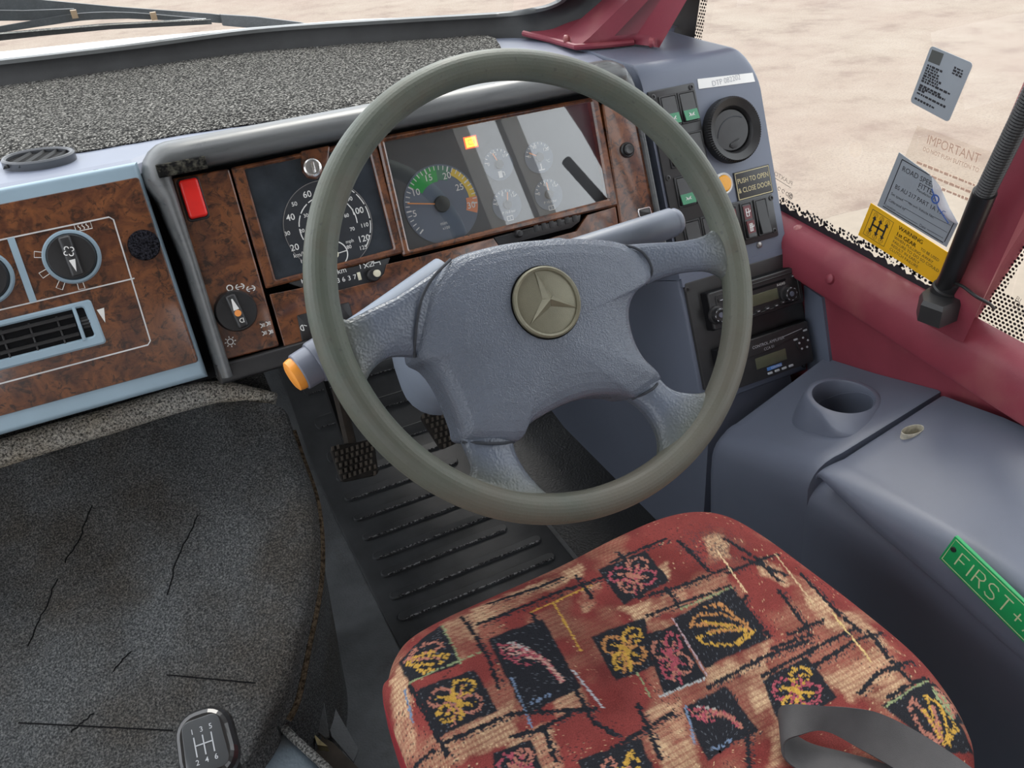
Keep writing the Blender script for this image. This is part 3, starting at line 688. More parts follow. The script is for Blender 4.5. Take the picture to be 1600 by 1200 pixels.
# tachograph
tg = thing('tachograph', 'square dark tachograph with white speed figures, half hidden by the wheel rim', 'tachograph', DASH, (*DASH(514, 340), 0))
MB().slab(rq(DASH.many([(382, 264), (575, 226), (617, 391), (432, 440)], -.003), .002), -.02, -.003, 0).build('housing', M['tgl'], tg, DASH)
tcn = tuple(DASH(514, 352)); tr_ = .0590
MB().disc(tcn, tr_, -.003, -.0022, 64).build('dial', M['tdial'], tg, DASH)
MB().ringlathe([(tr_, -.0022), (tr_, -.0018), (tr_ - .0008, -.0018), (tr_ - .0008, -.0022)], tcn, 72).build('dial_rim', M['steel'], tg, DASH); m = MB()
zz = -.0018
for a, n_ in ((1.45, 5), (1.45, 5)): pass
for k in range(9):
    a0 = math.radians(225 - k * 26 - 3); m.arc(tcn, .0385, a0, a0 - math.radians(22), .0013, -.0021)
for k in range(2, 8):
    a0 = math.radians(120 - 6 - k * 20); m.arc(tcn, .0563, a0, a0 - math.radians(17), .0013, -.0021)
for t_, px, sz in [('60', (480, 304), .0135), ('50', (460, 319), .0088), ('40', (454, 340), .0135), ('30', (449, 365), .0088), ('20', (460.5, 387), .0135), ('10', (473, 408), .0088), ('90', (548, 311), .0088), ('100', (560, 330), .0135), ('110', (571, 352), .0088), ('120', (570, 373), .0135), ('125', (569, 387), .0088), ('30', (478, 337), .0078), ('20', (472, 361), .0078), ('60', (543, 337), .0078), ('70', (552, 358), .0078), ('80', (547, 386), .0078), ('mph', (548, 377), .0075), ('km/h', (468, 398), .0092), ('70', (508, 296), .0088), ('80', (530, 300), .0135)]:
    m.text(t_, DASH(px[0] - (1.5 if px[0] > 514 else 0), px[1], zz), sz * .86, zz)
c2 = tuple(DASH(524, 397, zz)); m.arc(c2, .0165, 0, 2 * PI, .0014, -.0021); m.stroke([c2, (c2[0] + .0155, c2[1] + .001)], .0012, -.002)
m.build('figures', M['white'], tg, DASH)
MB().disc((c2[0] - .001, c2[1]), .0055, -.002, -.0012).build('clock_hub', M['cream'], tg, DASH)
lk = tuple(DASH(488, 262, .006))
o_ = DASH.many([(470, 236), (516, 227), (512, 262), (507, 272), (495, 280), (482, 277), (474, 268)], .006)
MB().slab(rq(o_, .0025), -.003, .007, .002).build('lock_boss', M['wood'], tg, DASH)
lb_ = MB().ringlathe([(.0115, .006), (.0115, .009), (.0098, .010), (.0088, .009), (.0088, .005)], lk).build('lock', M['chrome'], tg, DASH)
MB().disc(lk, .009, .005, .0075).build('lock_barrel', M['steel'], lb_, DASH)
MB().slab([(lk[0] + x, lk[1] + y) for x, y in rq(rect(.001, 0, .004, .014), .001)], .0075, .0095, .0006).build('lock_key_slot', M['chrome'], lb_, DASH)
# instrument cluster
ic_ = thing('instrument_cluster', 'glazed gauge cluster with rev counter, four small gauges and a lit amber lamp', 'gauge cluster', DASH, (*DASH(780, 290), 0))
MB().slab(rq(DASH.many([(601, 221), (924, 158), (951, 311), (640, 391)], -.006), .002), -.03, -.0075, 0).build('panel', M['gauge'], ic_, DASH)
def sector(c, r0, r1, a0, a1, z0, z1, n=24):
    T = np.linspace(a0, a1, n); return [(c[0] + r1 * math.cos(t), c[1] + r1 * math.sin(t)) for t in T] + [(c[0] + r0 * math.cos(t), c[1] + r0 * math.sin(t)) for t in T[::-1]]
rc = tuple(DASH(690, 319, -.006)); rR = .0545
rev = MB().disc(rc, rR, -.008, -.0055, 64).build('rev_counter', M['dial'], ic_, DASH)
va = lambda v: math.radians(180 - (v - 5) * 7.6)
MB().slab(sector(rc, .031, .052, va(10.2), va(17.4), 0, 0), -.0056, -.0050, 0).build('green_band', M['dgreen'], rev, DASH)
MB().slab(sector(rc, .033, .052, va(17.4), va(20.6), 0, 0), -.0056, -.0050, 0).build('dark_green_band', M['dgreen2'], rev, DASH)
MB().slab(sector(rc, .042, .052, va(21), va(28.6), 0, 0), -.0056, -.0050, 0).build('yellow_band', M['dyellow'], rev, DASH)
MB().slab(sector(rc, .037, .0535, va(28.6), va(32), 0, 0), -.0056, -.0050, 0).build('red_band', M['dred'], rev, DASH)
m = MB()
for v10 in range(0, 31):
    a = va(v10); big = v10 % 5 == 0; r0 = .0465 if not big else .045
    m.stroke([(rc[0] + r0 * math.cos(a), rc[1] + r0 * math.sin(a)), (rc[0] + .0525 * math.cos(a), rc[1] + .0525 * math.sin(a))], .0012 if not big else .0019, -.0049)
for t_, v_, rr_n in (('5', 4.2, .042), ('10', 9.6, .040), ('15', 14.9, .0395), ('20', 20.2, .0395), ('25', 25.0, .0355), ('30', 30.6, .0435)):
    a = va(v_); m.text(t_, (rc[0] + rr_n * math.cos(a), rc[1] + rr_n * math.sin(a)), .0125, -.0046)
m2 = MB(); m2.text('min', (rc[0] - .004, rc[1] - .026), .007, -.0046); m2.text('x100', (rc[0] - .002, rc[1] - .033), .0055, -.0046); m2.build('unit_lettering', M['white'], rev, DASH)
m.build('figures', M['white'], rev, DASH)
def needle(par, c, a, L, wd, back=.006):
    d = np.array([math.cos(a), math.sin(a)]); MB().stroke([np.array(c) - d * back, np.array(c) + d * L], wd, -.0030, .0008).build('needle', M['needle'], par, DASH)
needle(rev, rc, math.radians(167), .050, .0016)
MB().lathe([(.0115, -.0050), (.0105, .0), (.0005, .0006)], rc, 28).build('hub', M['satin'], rev, DASH)
def small(px, name, vals, na, icon, r=.0225):
    c = tuple(DASH(*px, -.006)); d = MB().disc(c, r, -.008, -.0052, 40).build(name, M['dial'], ic_, DASH)
    m = MB()
    for k in range(9):
        a = math.radians(165 - k * 16.5); r0 = r * (.74 if k % 4 == 0 else .82); m.stroke([(c[0] + r0 * math.cos(a), c[1] + r0 * math.sin(a)), (c[0] + r * .95 * math.cos(a), c[1] + r * .95 * math.sin(a))], .0012, -.0050)
    for t_, a in vals: m.text(t_, (c[0] + r * .70 * math.cos(math.radians(a)), c[1] + r * .70 * math.sin(math.radians(a))), .0065, -.0046)
    q = (c[0], c[1] - r * .62)
    if icon == 'fuel':
        m.slab(rect(q[0] - .001, q[1], .006, .0095), -.0050, -.0046, 0); m.stroke([(q[0] + .0025, q[1] + .003), (q[0] + .0055, q[1] + .002), (q[0] + .0055, q[1] - .003)], .0010, -.0050)
    elif icon == 'temp':
        m.stroke([(q[0], q[1] - .003), (q[0], q[1] + .005)], .0018, -.005); m.stroke([(q[0] - .005, q[1] - .004), (q[0] + .005, q[1] - .004)], .0016, -.005); m.text('°C', (c[0] + r * .55, c[1] - r * .35), .006, -.0046)
    else:
        m.text('P 10.0 bar', (q[0], q[1] + .0035), .0052, -.0046)
        m.stroke([(q[0] + x, q[1] - .0055 + y) for x, y in [(-.0045, -.003), (.0045, -.003), (.0045, .003), (-.0045, .003), (-.0045, -.003)]], .0011, -.005); m.text(icon, (q[0], q[1] - .0055), .005, -.0046)
    m.build('figures', M['white'], d, DASH); needle(d, c, math.radians(na), r * .78, .0015, .002)
    MB().lathe([(.0068, -.0052), (.006, -.001), (.0005, -.0006)], c, 20).build('hub', M['satin'], d, DASH)
small((779, 257), 'fuel_gauge', [('0', 170), ('1/2', 105), ('1/1', 40)], 112, 'fuel')
small((842, 246), 'temperature_gauge', [('40', 165), ('80', 105), ('120', 35)], 150, 'temp')
small((792, 320), 'air_pressure_gauge', [('0', 165), ('6', 105), ('12', 45)], 78, '1')
small((857, 304), 'air_pressure_gauge', [('0', 165), ('6', 105), ('12', 45)], 92, '2')
q = tuple(DASH(736, 222, -.006)); MB().slab(rect(*q, .0195, .0165), -.008, -.0062, 0).build('lamp_glow_edge', M['lampred'], ic_, DASH)
lm = MB().slab(rect(*q, .016, .013), -.0075, -.0055, 0).build('warning_lamp', M['lamp'], ic_, DASH)
m = MB(); m.stroke([(q[0] + x, q[1] + y) for x, y in [(-.004, -.003), (.003, -.003), (.003, .003), (-.004, .003), (-.004, -.003)]], .0008, -.0055); m.stroke([(q[0] + .0045, q[1] - .003), (q[0] + .0045, q[1] + .003)], .001, -.0055); m.build('lamp_symbol', M['dred'], lm, DASH)
cg = DASH.many([(601, 221), (924, 158), (951, 311), (640, 391)], .003); MB().add([(*p, .003) for p in cg], [(0, 1, 2, 3)]).build('cover_glass', M['lens'], ic_, DASH, sharp=0)

# switches on the binnacle
hz = thing('hazard_switch', 'red rocker switch on the walnut fascia, top left of the instruments', 'switch', DASH, (*DASH(302, 310), 0))
o_ = DASH.many([(279, 284), (306, 279), (326, 335), (296, 343)], .008); hc = np.mean(o_, 0)
o_ = [(hc[0] + x, hc[1] + y) for x, y in rect(0, 0, .0225, .0475)]
MB().frame(rq([(hc[0] + x, hc[1] + y) for x, y in rect(0, -.0005, .027, .053)], .005), rq(o_, .004), .003, .0072, .0008).build('bezel', M['black'], hz, DASH)
MB().slab(rq(o_, .004, 6), .003, .0165, .0035, 4).build('rocker', M['red'], hz, DASH)
ls = thing('light_switch', 'round black rotary headlamp switch with an orange dot, low on the walnut fascia', 'switch', DASH, (*DASH(369, 486), 0))
lc = DASH(369, 486, .012)
MB().lathe([(.0265, .004), (.0265, .010), (.0245, .0165), (.0005, .0175)], lc, 48).build('knob', M['black'], ls, DASH)
a_ = math.radians(7); rot = lambda pts: [(lc[0] + x * math.cos(a_) - y * math.sin(a_), lc[1] + x * math.sin(a_) + y * math.cos(a_)) for x, y in pts]
MB().slab(rot(rq(rect(0, 0, .013, .044), .003)), .015, .0245, .003, 3).build('grip', M['satin'], ls, DASH)
MB().slab(rot([(-.0036, .002), (.0036, .002), (.0008, .0165), (-.0008, .0165)]), .0245, .0249, 0).build('pointer', M['wink'], ls, DASH)
MB().disc(rot([(0, -.0025)])[0], .0042, .024, .0252).build('orange_dot', M['needle'], ls, DASH)
m = MB(); q = rot([(.001, -.0125)])[0]; m.arc(q, .0025, 1.2, 5.1, .001, .0246); m.stroke([(q[0] + .002, q[1] - .003), (q[0] + .002, q[1] + .003)], .001, .0246)
for px, kind in (((359, 450), 'o'), ((375, 448), 'p'), ((392, 451), 'h'), ((360, 534), 's'), ((408, 509), 'd'), ((417, 506), 'd'), ((411, 521), 'd'), ((421, 519), 'd')):
    m.build('symbol', M['white'], ls, DASH); m = MB(); q = DASH(*px, .006)
    if kind == 'o': m.arc(q, .0035, 0, 2 * PI, .0013, .0053)
    elif kind == 's':
        m.arc(q, .0035, 0, 2 * PI, .0012, .0053); [m.stroke([(q[0] + .005 * math.cos(t), q[1] + .005 * math.sin(t)), (q[0] + .0072 * math.cos(t), q[1] + .0072 * math.sin(t))], .0011, .0053) for t in np.linspace(0, 2 * PI, 8, endpoint=False)]
    elif kind == 'd':
        m.arc((q[0] - .001, q[1]), .0024, -1.6, 1.6, .0011, .0053); [m.stroke([(q[0] + .002, q[1] + k), (q[0] + .005, q[1] + k)], .0008, .0053) for k in (-.0016, 0, .0016)]
    else:
        m.arc((q[0] - .002, q[1]), .003, 1.57, 4.71, .0012, .0053); m.arc((q[0] + .002, q[1]), .003, -1.57, 1.57, .0012, .0053); m.stroke([(q[0] - .006, q[1]), (q[0] + .006, q[1])], .0009, .0053)
m.build('symbol', M['white'], ls, DASH)
# worn block on the hood corner
blk = Fr(DASH.world((*DASH(284, 259, .026), .026)), [1, 0, 0], [0, .2, .98])
b0_ = blk.many([(254, 268), (316, 255), (314, 244), (250, 257)])
tag(MB().slab(rq([(p[0], p[1]) for p in [(-.029, -.009), (.029, -.009), (.029, .0065), (-.029, .0065)]], .0015), -.022, .003, .002).build('worn_block', fabric('chipped_black_foam', (.012, .012, .012), (.12, .115, .09), 120, None, .8, (.45, .8)), None, blk), 'small chipped black block on the binnacle corner above the red switch', 'block')
# headlamp level switch
hl = thing('level_switch', 'square black headlamp level switch low on the walnut, beside the wheel rim', 'switch', DASH, (*DASH(500, 505), 0))
MB().slab(rq(DASH.many([(464, 493), (488, 487), (500, 525), (472, 533)], .006), .001), .002, .0065, .001).build('housing', M['black'], hl, DASH)
q = DASH(474, 512, .007); m = MB(); m.arc((q[0], q[1]), .0036, 1.57, 4.71, .0011, .0066); m.stroke([(q[0], q[1] - .0036), (q[0], q[1] + .0036)], .0011, .0066); m.stroke([(q[0] + .0015, q[1] + .003), (q[0] + .005, q[1] + .001)], .0009, .0066); m.build('symbol', M['white'], hl, DASH)
tag(MB().slab(rq(DASH.many([(528, 476), (545, 472), (553, 500), (536, 510)], .006), .001), .002, .0065, .0012).build('opening_plate', M['satin'], None, DASH), 'small black plate standing for an opening in the walnut right of the wheel rim', 'plate')  # solid dark plate put in for a black opening
# push button right of the cluster
pb = thing('push_button', 'small round black push button on the walnut right of the gauges', 'button', DASH, (*DASH(981, 234), 0)); pc = tuple(DASH(981, 234, .008))
MB().ringlathe([(.0115, .004), (.0115, .008), (.010, .010), (.0082, .0095), (.008, .005)], pc, 32).build('collar', M['black'], pb, DASH)
MB().lathe([(.0080, .005), (.0078, .0120), (.006, .0135), (.0005, .0125)], pc, 28).build('cap', M['satin'], pb, DASH)
rs_ = thing('dimmer_rocker', 'small chrome edged rocker low on the walnut, right of the gauges', 'switch', DASH, (*DASH(1007, 331), 0)); o_ = DASH.many([(996, 327), (1016, 322), (1019, 336), (999, 341)], .006)
MB().frame(rq(o_, .003), rq(inset(ccw(o_), .0022), .002), .003, .0068, .0006).build('bezel', M['chrome'], rs_, DASH)
MB().slab(rq(inset(ccw(o_), .0022), .002), .003, .0082, .002).build('rocker', M['satin'], rs_, DASH)

# ================================================================== SIDE SWITCH CONSOLE (right of the instruments)
sc = thing('switch_console', 'blue grey moulded switch console between the instruments and the side window', 'console', DASH, (.86, 0, 0))
xL = DASH(1064, 420)[0]; xL = .752; xR = .967
ytop = .118; ybot = DASH(1160, 407)[1]
def prof_ring(drop, back):
    pts = []
    def dp(v, o=0.0): p = DASH.world((0, v, o)); return (p[1], p[2])
    pts.append(dp(ybot - .003, -.10)); pts.append(dp(ybot - .003, -.004)); pts.append(dp(ybot, 0))
    pts.append(dp(0.0)); pts.append(dp(ytop - .02 - drop * .3))
    p0 = np.array(dp(ytop - drop * .6)); p2 = np.array((p0[0] + .035 + back, .8925 - drop)); p1 = np.array(dp((.8925 - drop - .75) / .9258))
    for t in np.linspace(0, 1, 9): pts.append(tuple(p0 * (1 - t) ** 2 + 2 * p1 * t * (1 - t) + p2 * t * t))
    pts += [(1.22, .8925 - drop), (1.36, .895 - drop), (1.36, .5)]
    return pts
st_ = [(xL, 0.004), (xL + .003, 0), (xL + .1, 0), (xR - .035, 0)] + [(xR - .035 + .035 * math.sin(t), .05 * (1 - math.cos(t))) for t in np.linspace(.25, PI / 2, 7)]
MB().loft([[(x, *p) for p in prof_ring(d, 0)] for x, d in st_]).build('body', M['side'], sc, sharp=50)
# lower carcass around the radio panel
yt2 = DASH(1160, 409)[1]; yb2 = -.385
MB().slab([(.752, yb2), (.972, yb2), (.972, yt2), (.752, yt2)], -.25, -.004, .006, 3).build('radio_housing', M['side'], sc, DASH)
MB().loft([[(x, y, z) for y, z in [(1.0, -.0), (1.9, -.0), (1.9, .6), (1.06, .6), (.935, .36), (.93, .0)]] for x in (.772, .95)]).build('kick_panel', M['console'], sc, sharp=40)
MB().loft([[(x, *DASH.world((0, v, o))[1:]) for v, o in ((ybot, -.006), (ybot, .0015), (yt2 - .012, .0015), (yt2 - .012, -.006))] for x in (.754, .985)]).build('joint_strip', M['side'], sc)
for px in ((1186, 383),):
    q = tuple(DASH(*px)); MB().lathe([(.0052, 0), (.005, .002), (.0025, .0035), (.0005, .0035)], q, 16).build('screw', M['steel'], sc, DASH)
def screw(q, par, z, r=.0042):
    MB().ringlathe([(r, z - .001), (r, z + .0012), (r * .55, z + .0016), (r * .5, z + .0004)], q, 18).build('screw', M['satin'], par, DASH)
so3 = [at(x, y, 0, .979) for x, y in [(1256, 446), (1284, 465), (1299, 585), (1262, 592)]]
MB().loft([[tuple(p + np.array([d, 0, 0])) for p in so3] for d in (0, .008)]).build('side_strip', M['side'], sc)
# tall switch panel
def uvq(c): return DASH.many(c, .003)
spx = [(1014, 142), (1084, 130), (1122, 336), (1052, 352)]
P_ = uvq(spx); sx0 = (P_[0][0] + P_[3][0]) / 2 - .002; sx1 = (P_[1][0] + P_[2][0]) / 2; sy1 = (P_[0][1] + P_[1][1]) / 2; sy0 = DASH(1075, 395)[1]
spn = MB().slab(rq([(sx0, sy0), (sx1, sy0), (sx1, sy1), (sx0, sy1)], .003), -.002, .0035, .001).build('switch_panel', M['satin'], sc, DASH)
for q in ((sx0 + .008, sy1 - .009), (sx1 - .007, sy1 - .006), tuple(DASH(1044, 278, .004))): screw(q, spn, .0035)
cw = (sx1 - sx0 - .020) / 2; ch = .0475
gx = [sx0 + .016 + cw / 2, sx0 + .016 + cw * 1.5 + .001]; rowy = [sy1 - .016 - ch / 2, 0, 0, 0]
rowy[0] = DASH(1066, 169, .006)[1]; rowy[2] = DASH(1068, 299, .006)[1]; rowy[3] = DASH(1078, 369, .006)[1]; rowy[1] = (rowy[0] + rowy[2]) / 2
def rocker(x, y, w_, h_, label, style, tilt=1, group=None):
    t = thing('rocker_switch', label, 'switch', DASH, (x, y, 0), 'rocker switches on the side console')
    o = rect(x, y, w_, h_); i = rect(x, y, w_ - .0062, h_ - .006)
    MB().frame(rq(o, .0015), rq(i, .001), .003, .0062, .0008, .0035).build('bezel', M['black'], t, DASH)
    # wedge shaped rocker: high at one end
    W2, H2 = (w_ - .0068) / 2, (h_ - .0066) / 2
    pr = [(-H2, .0115 if tilt > 0 else .006), (-H2 * .1, .0075), (H2, .006 if tilt > 0 else .0115)]
    rings = []
    for xx, in_ in ((-W2, .0006), (-W2 + .0008, 0), (W2 - .0008, 0), (W2, .0006)):
        rings.append([(x + xx, y - H2, .0035)] + [(x + xx, y + v, z - in_) for v, z in pr] + [(x + xx, y + H2, .0035)])
    r = MB().loft(rings).build('rocker', M['satin'] if style != 'blank' else M['black'], t, DASH, sharp=20)
    if style == 'green':
        ys = [-H2 * .98, -H2 * .22]; zf = lambda v: .0115 + (.0075 - .0115) * (v + H2) / (H2 * .9)
        mm = MB(); mm.loft([[(x + s_ * (W2 - .0005), y + v, zf(v) + o_) for s_ in (-1, 1)] + [(x + s_ * (W2 - .0005), y + v, zf(v) - .0015) for s_ in (1, -1)] for v, o_ in ((ys[0], .0006), (ys[1], .0006))])
        ln = mm.build('lens', M['green'], r, DASH, sharp=20)
        zc = zf(-H2 * .6) + .001; mm = MB(); cy = y - H2 * .6
        for s_ in (-1, 1): mm.stroke([(x + s_ * .001, cy - .002), (x + s_ * .0045, cy + .003)], .0010, zc); mm.stroke([(x + s_ * .0015, cy + .002), (x + s_ * .005, cy - .002)], .0008, zc)
        mm.stroke([(x - .003, cy), (x + .003, cy)], .0009, zc); mm.build('symbol', M['wink'], r, DASH)
    if style == 'icons':
        mm = MB(); mr_ = MB()
        for k, cy in enumerate((y + H2 * .5, y - H2 * .42)):
            mr_.slab(rect(x, cy, w_ * .62, h_ * .36), .0075 + (.001 if k else -.0012), .0083 + (.0022 if k else -.0008), 0)
            zc = .0084 + (.0022 if k else -.0008)
            mm.stroke([(x + a, cy + b) for a, b in [(-.003, -.006), (.002, -.006), (.002, .006), (-.003, .006), (-.003, -.006)]], .0012, zc); mm.stroke([(x - .003, cy), (x + .005, cy + .0005), (x + .005, cy + .003)], .0012, zc)
            if k: mm.stroke([(x - .003, cy + .003), (x + .002, cy + .003)], .001, zc); mm.stroke([(x - .0005, cy - .006), (x - .0005, cy + .006)], .001, zc)
        mr_.build('icon_field', plain('dark_red_icon_field', (.12, .02, .025), .4), r, DASH); mm.build('symbols', M['wink'], r, DASH)
    return t
rocker(gx[0], rowy[0], cw, ch, 'rocker switch with green lens, top left of the tall panel, against the wheel rim', 'green')
rocker(gx[1], rowy[0], cw, ch, 'rocker switch with green lens, topmost right of the tall panel', 'green')
rocker(gx[0], rowy[1], cw, ch, 'black rocker switch behind the rim, left in the second row of the tall panel', 'plain')
rocker(gx[1], rowy[1], cw, ch, 'black rocker switch just right of the rim, second row of the tall panel', 'plain')
rocker(gx[0], rowy[2], cw, ch, 'rocker switch with green lens above the tip of the right stalk', 'green')
rocker(gx[1], rowy[2], cw, ch, 'black rocker switch behind the rim, right in the third row of the tall panel', 'plain')
rocker(gx[0], rowy[3], cw, ch, 'plain grey rocker switch beside the tip of the right stalk', 'plain')
rocker(gx[1], rowy[3], cw, ch, 'plain grey rocker switch at the foot of the tall panel, touching the rim', 'plain')
# lower right switch panel
P_ = uvq([(1142, 320), (1208, 301), (1214, 366), (1165, 382)]); lx1 = (P_[1][0] + P_[2][0]) / 2; lx0 = DASH(1120, 345)[0]; ly1 = P_[1][1] + .001; ly0 = P_[2][1] - .003
lp = MB().slab(rq([(lx0, ly0), (lx1, ly0), (lx1, ly1), (lx0, ly1)], .003), -.002, .0035, .001).build('switch_panel', M['satin'], sc, DASH)
screw(tuple(DASH(1205, 309, .004)), lp, .0035); screw(tuple(DASH(1210, 360, .004)), lp, .0035)
ry = (ly0 + ly1) / 2 + .002; q = DASH(1170, 346, .006)
rocker(q[0], ry, .0235, ly1 - ly0 - .012, 'black rocker switch with two white door symbols on dark red', 'icons')
rocker(DASH(1190.5, 340, .006)[0] + .0025, ry, .0265, ly1 - ly0 - .012, 'blank black switch cover at the right end of the wide panel', 'blank')
rocker(DASH(1147, 352, .006)[0], ry, .0225, ly1 - ly0 - .012, 'black rocker switch with red symbol half hidden by the rim, wide panel', 'icons')
# labels and door button
tag(MB().slab(DASH.many([(1090, 123.5), (1176, 113.5), (1180, 127.5), (1092, 139)], .001), .0, .0009, 0).build('label_strip', M['wink'], None, DASH), 'white label strip with faint code above the round air vent', 'label')
lbl = bpy.data.objects['label_strip']; qq = DASH(1134, 126, .001)
WM['label_strip'] = Matrix.Translation(lbl.location)
MB().text('DTP 082202', (qq[0] + .001, qq[1]), .0118, .0011, rot=math.radians(2), sx=.92).build('lettering', plain('faint_grey_print', (.42, .43, .46), .6), lbl, DASH)
sg = thing('door_sign', 'black engraved plate reading push to open and close door', 'sign', DASH, (*DASH(1176, 285), 0))
qs = DASH.many([(1147, 270), (1202, 256), (1208, 300), (1153, 316)], .002); gx0 = (qs[0][0] + qs[3][0]) / 2; gx1 = (qs[1][0] + qs[2][0]) / 2; gy1 = (qs[0][1] + qs[1][1]) / 2; gy0 = (qs[2][1] + qs[3][1]) / 2
MB().slab(rq([(gx0, gy0), (gx1, gy0), (gx1, gy1), (gx0, gy1)], .001), 0, .002, .0004).build('plate', M['satin'], sg, DASH)
m = MB(); bw = .0022; m.stroke([(gx0 + bw, gy0 + bw), (gx1 - bw, gy0 + bw), (gx1 - bw, gy1 - bw), (gx0 + bw, gy1 - bw), (gx0 + bw, gy0 + bw - .0006)], .0012, .0019, .0004)
gc = ((gx0 + gx1) / 2, (gy0 + gy1) / 2); m.text('PUSH TO OPEN', (gc[0], gc[1] + .0075), .0112, .0023, sx=.80); m.text('& CLOSE DOOR', (gc[0], gc[1] - .0075), .0112, .0023, sx=.80)
m.build('lettering', M['goldline'], sg, DASH)
db = thing('door_button', 'amber push button in a white ring beside the door sign', 'button', DASH, (*DASH(1132, 287), 0)); q = tuple(DASH(1131, 287, .004))
MB().ringlathe([(.0175, 0), (.0172, .004), (.0155, .006), (.0135, .005), (.013, .001)], q, 36).build('ring', M['wink'], db, DASH)
MB().lathe([(.0132, 0), (.0130, .006), (.011, .0075), (.0005, .0078)], q, 32).build('cap', M['amber'], db, DASH)
# round air vent
rv = thing('air_vent', 'round black swivelling air vent with ribbed bezel on the side console', 'air vent', DASH, (*DASH(1144, 202), 0)); c = tuple(DASH(1144.5, 203, .008)); ro = .0510
rings = []; n_ = 160
for r, z, rib in ((ro, 0, 0), (ro, .006, 0), (ro * .985, .014, 1), (ro * .93, .018, 1), (ro * .72, .012, .6), (ro * .66, .007, 0), (ro * .645, .001, 0)):
    rings.append([(c[0] + (r + (.0006 * rib if i % 2 else -.0006 * rib)) * math.cos(2 * PI * i / n_), c[1] + (r + (.0006 * rib if i % 2 else -.0006 * rib)) * math.sin(2 * PI * i / n_), z + (.0005 * rib if i % 2 else -.0005 * rib)) for i in range(n_)])
MB().loft(rings, wrap=True).build('bezel', M['black'], rv, DASH, sharp=25)
MB().disc(c, ro * .66, -.001, .0015, 48).build('vent_throat', M['dark'], rv, DASH)
dfr = Fr(DASH.world((*c, .0045)), DASH.ex + DASH.n * .10, DASH.ey + DASH.n * .02)
ds = MB().lathe([(ro * .625, -.004), (ro * .625, -.0005), (ro * .61, .0008), (.0005, .0012)], (-.001, .0005), 56).build('swivel_disc', M['satin'], rv, dfr)
m = MB(); m.arc((.006, -.012), .032, math.radians(60), math.radians(172), .0011, .0010, .0005); m.build('disc_groove', M['seam'], ds, dfr)
tp = MB(); tf = [(.002 + x, -.020 + y) for x, y in [(-.010, -.0045), (-.004, -.0085), (.004, -.007), (.011, .0035), (.009, .0045), (-.009, -.001)]]
tp.slab(rq(tf, .001), .0008, .0022, .0005)
for k in range(2): tp.stroke([(-.006 + k * .002, -.0205 - k * .003), (.0105 - k * .0035, -.0145 - k * .0035)], .0008, .0022, .0004)
tp.build('finger_tab', M['black'], ds, dfr)

# radio panel
px0, px1 = .758, .979; py1 = DASH(1068, 444, .003)[1]; py0 = DASH(1088, 612, .003)[1] - .004
MB().slab(rq([(px0, py0), (px1, py0), (px1, py1), (px0, py1)], .003), -.004, .0025, .001).build('radio_panel', M['satin'], sc, DASH)
rpn = bpy.data.objects['radio_panel']
for px in ((1073, 452), (1243, 403), (1256, 571)): screw(tuple(DASH(*px, .003)), rpn, .0025)
def unit(name, label, corners, zf, ztop):
    t = thing(name, label, 'radio', DASH, (*np.mean(DASH.many(corners, zf), 0), 0))
    q = DASH.many(corners, zf); x0 = .7835; x1 = .9665; y1 = (q[0][1] + q[1][1]) / 2; y0 = (q[2][1] + q[3][1]) / 2
    MB().slab(rq([(x0 - .001, y0 - .001), (x1 + .001, y0 - .001), (x1 + .001, y1 + .001), (x0 - .001, y1 + .001)], .002), -.02, zf - .004, .001).build('chassis', M['dark'], t, DASH)
    fc = MB().slab(rq([(x0, y0), (x1, y0), (x1, y1), (x0, y1)], .004), zf - .005, zf, .002, 3).build('faceplate', M['satin'], t, DASH)
    return t, fc, x0, x1, y0, y1
zf = .022
zf = .022
t, fc, x0, x1, y0, y1 = unit('car_radio', 'upper black car radio with disc slot, round knob and green grey display', [(1091, 462), (1241, 419), (1246, 474), (1099, 523)], zf, 0)
W_ = x1 - x0; H_ = y1 - y0; U = lambda u, v: (x0 + u * W_, y0 + v * H_)
MB().frame(rq([U(.06, .08), U(.96, .08), U(.96, .90), U(.06, .90)], .005), rq([U(.068, .10), U(.952, .10), U(.952, .88), U(.068, .88)], .004), zf - .001, zf + .0016, .0005).build('face_rim', M['black'], t, DASH)
MB().slab(rq([U(.30, .72), U(.83, .72), U(.83, .78), U(.30, .78)], .001), zf - .001, zf + .0006, 0).build('disc_slot', M['dark'], t, DASH)
MB().slab(rq([U(.36, .30), U(.72, .30), U(.72, .60), U(.36, .60)], .001), zf - .001, zf + .0012, .0003).build('display', M['lcd'], t, DASH)
for c_, r_, nm in ((tuple(DASH(1119, 492, zf)), .0125, 'volume_knob'), (tuple(DASH(1229, 459, zf)), .0125, 'menu_knob')):
    k = MB().lathe([(r_ * 1.2, zf), (r_ * 1.15, zf + .003), (r_ * .95, zf + .004), (r_ * .9, zf + .012), (r_ * .7, zf + .0135), (.0005, zf + .0125)], c_, 32).build(nm, M['black'], t, DASH)
    MB().lathe([(.0045, zf + .0125), (.004, zf + .0142), (.0005, zf + .0142)], c_, 16).build('knob_cap', plain('blue_grey_knob_cap', (.12, .13, .17), .3), k, DASH)
    mm = MB()
    for i in range(8): mm.arc((c_[0] + r_ * .76 * math.cos(i * PI / 4), c_[1] + r_ * .76 * math.sin(i * PI / 4)), .0011, 0, 6.28, .0008, zf + .0128)
    mm.build('knob_marks', M['silver2'], k, DASH)
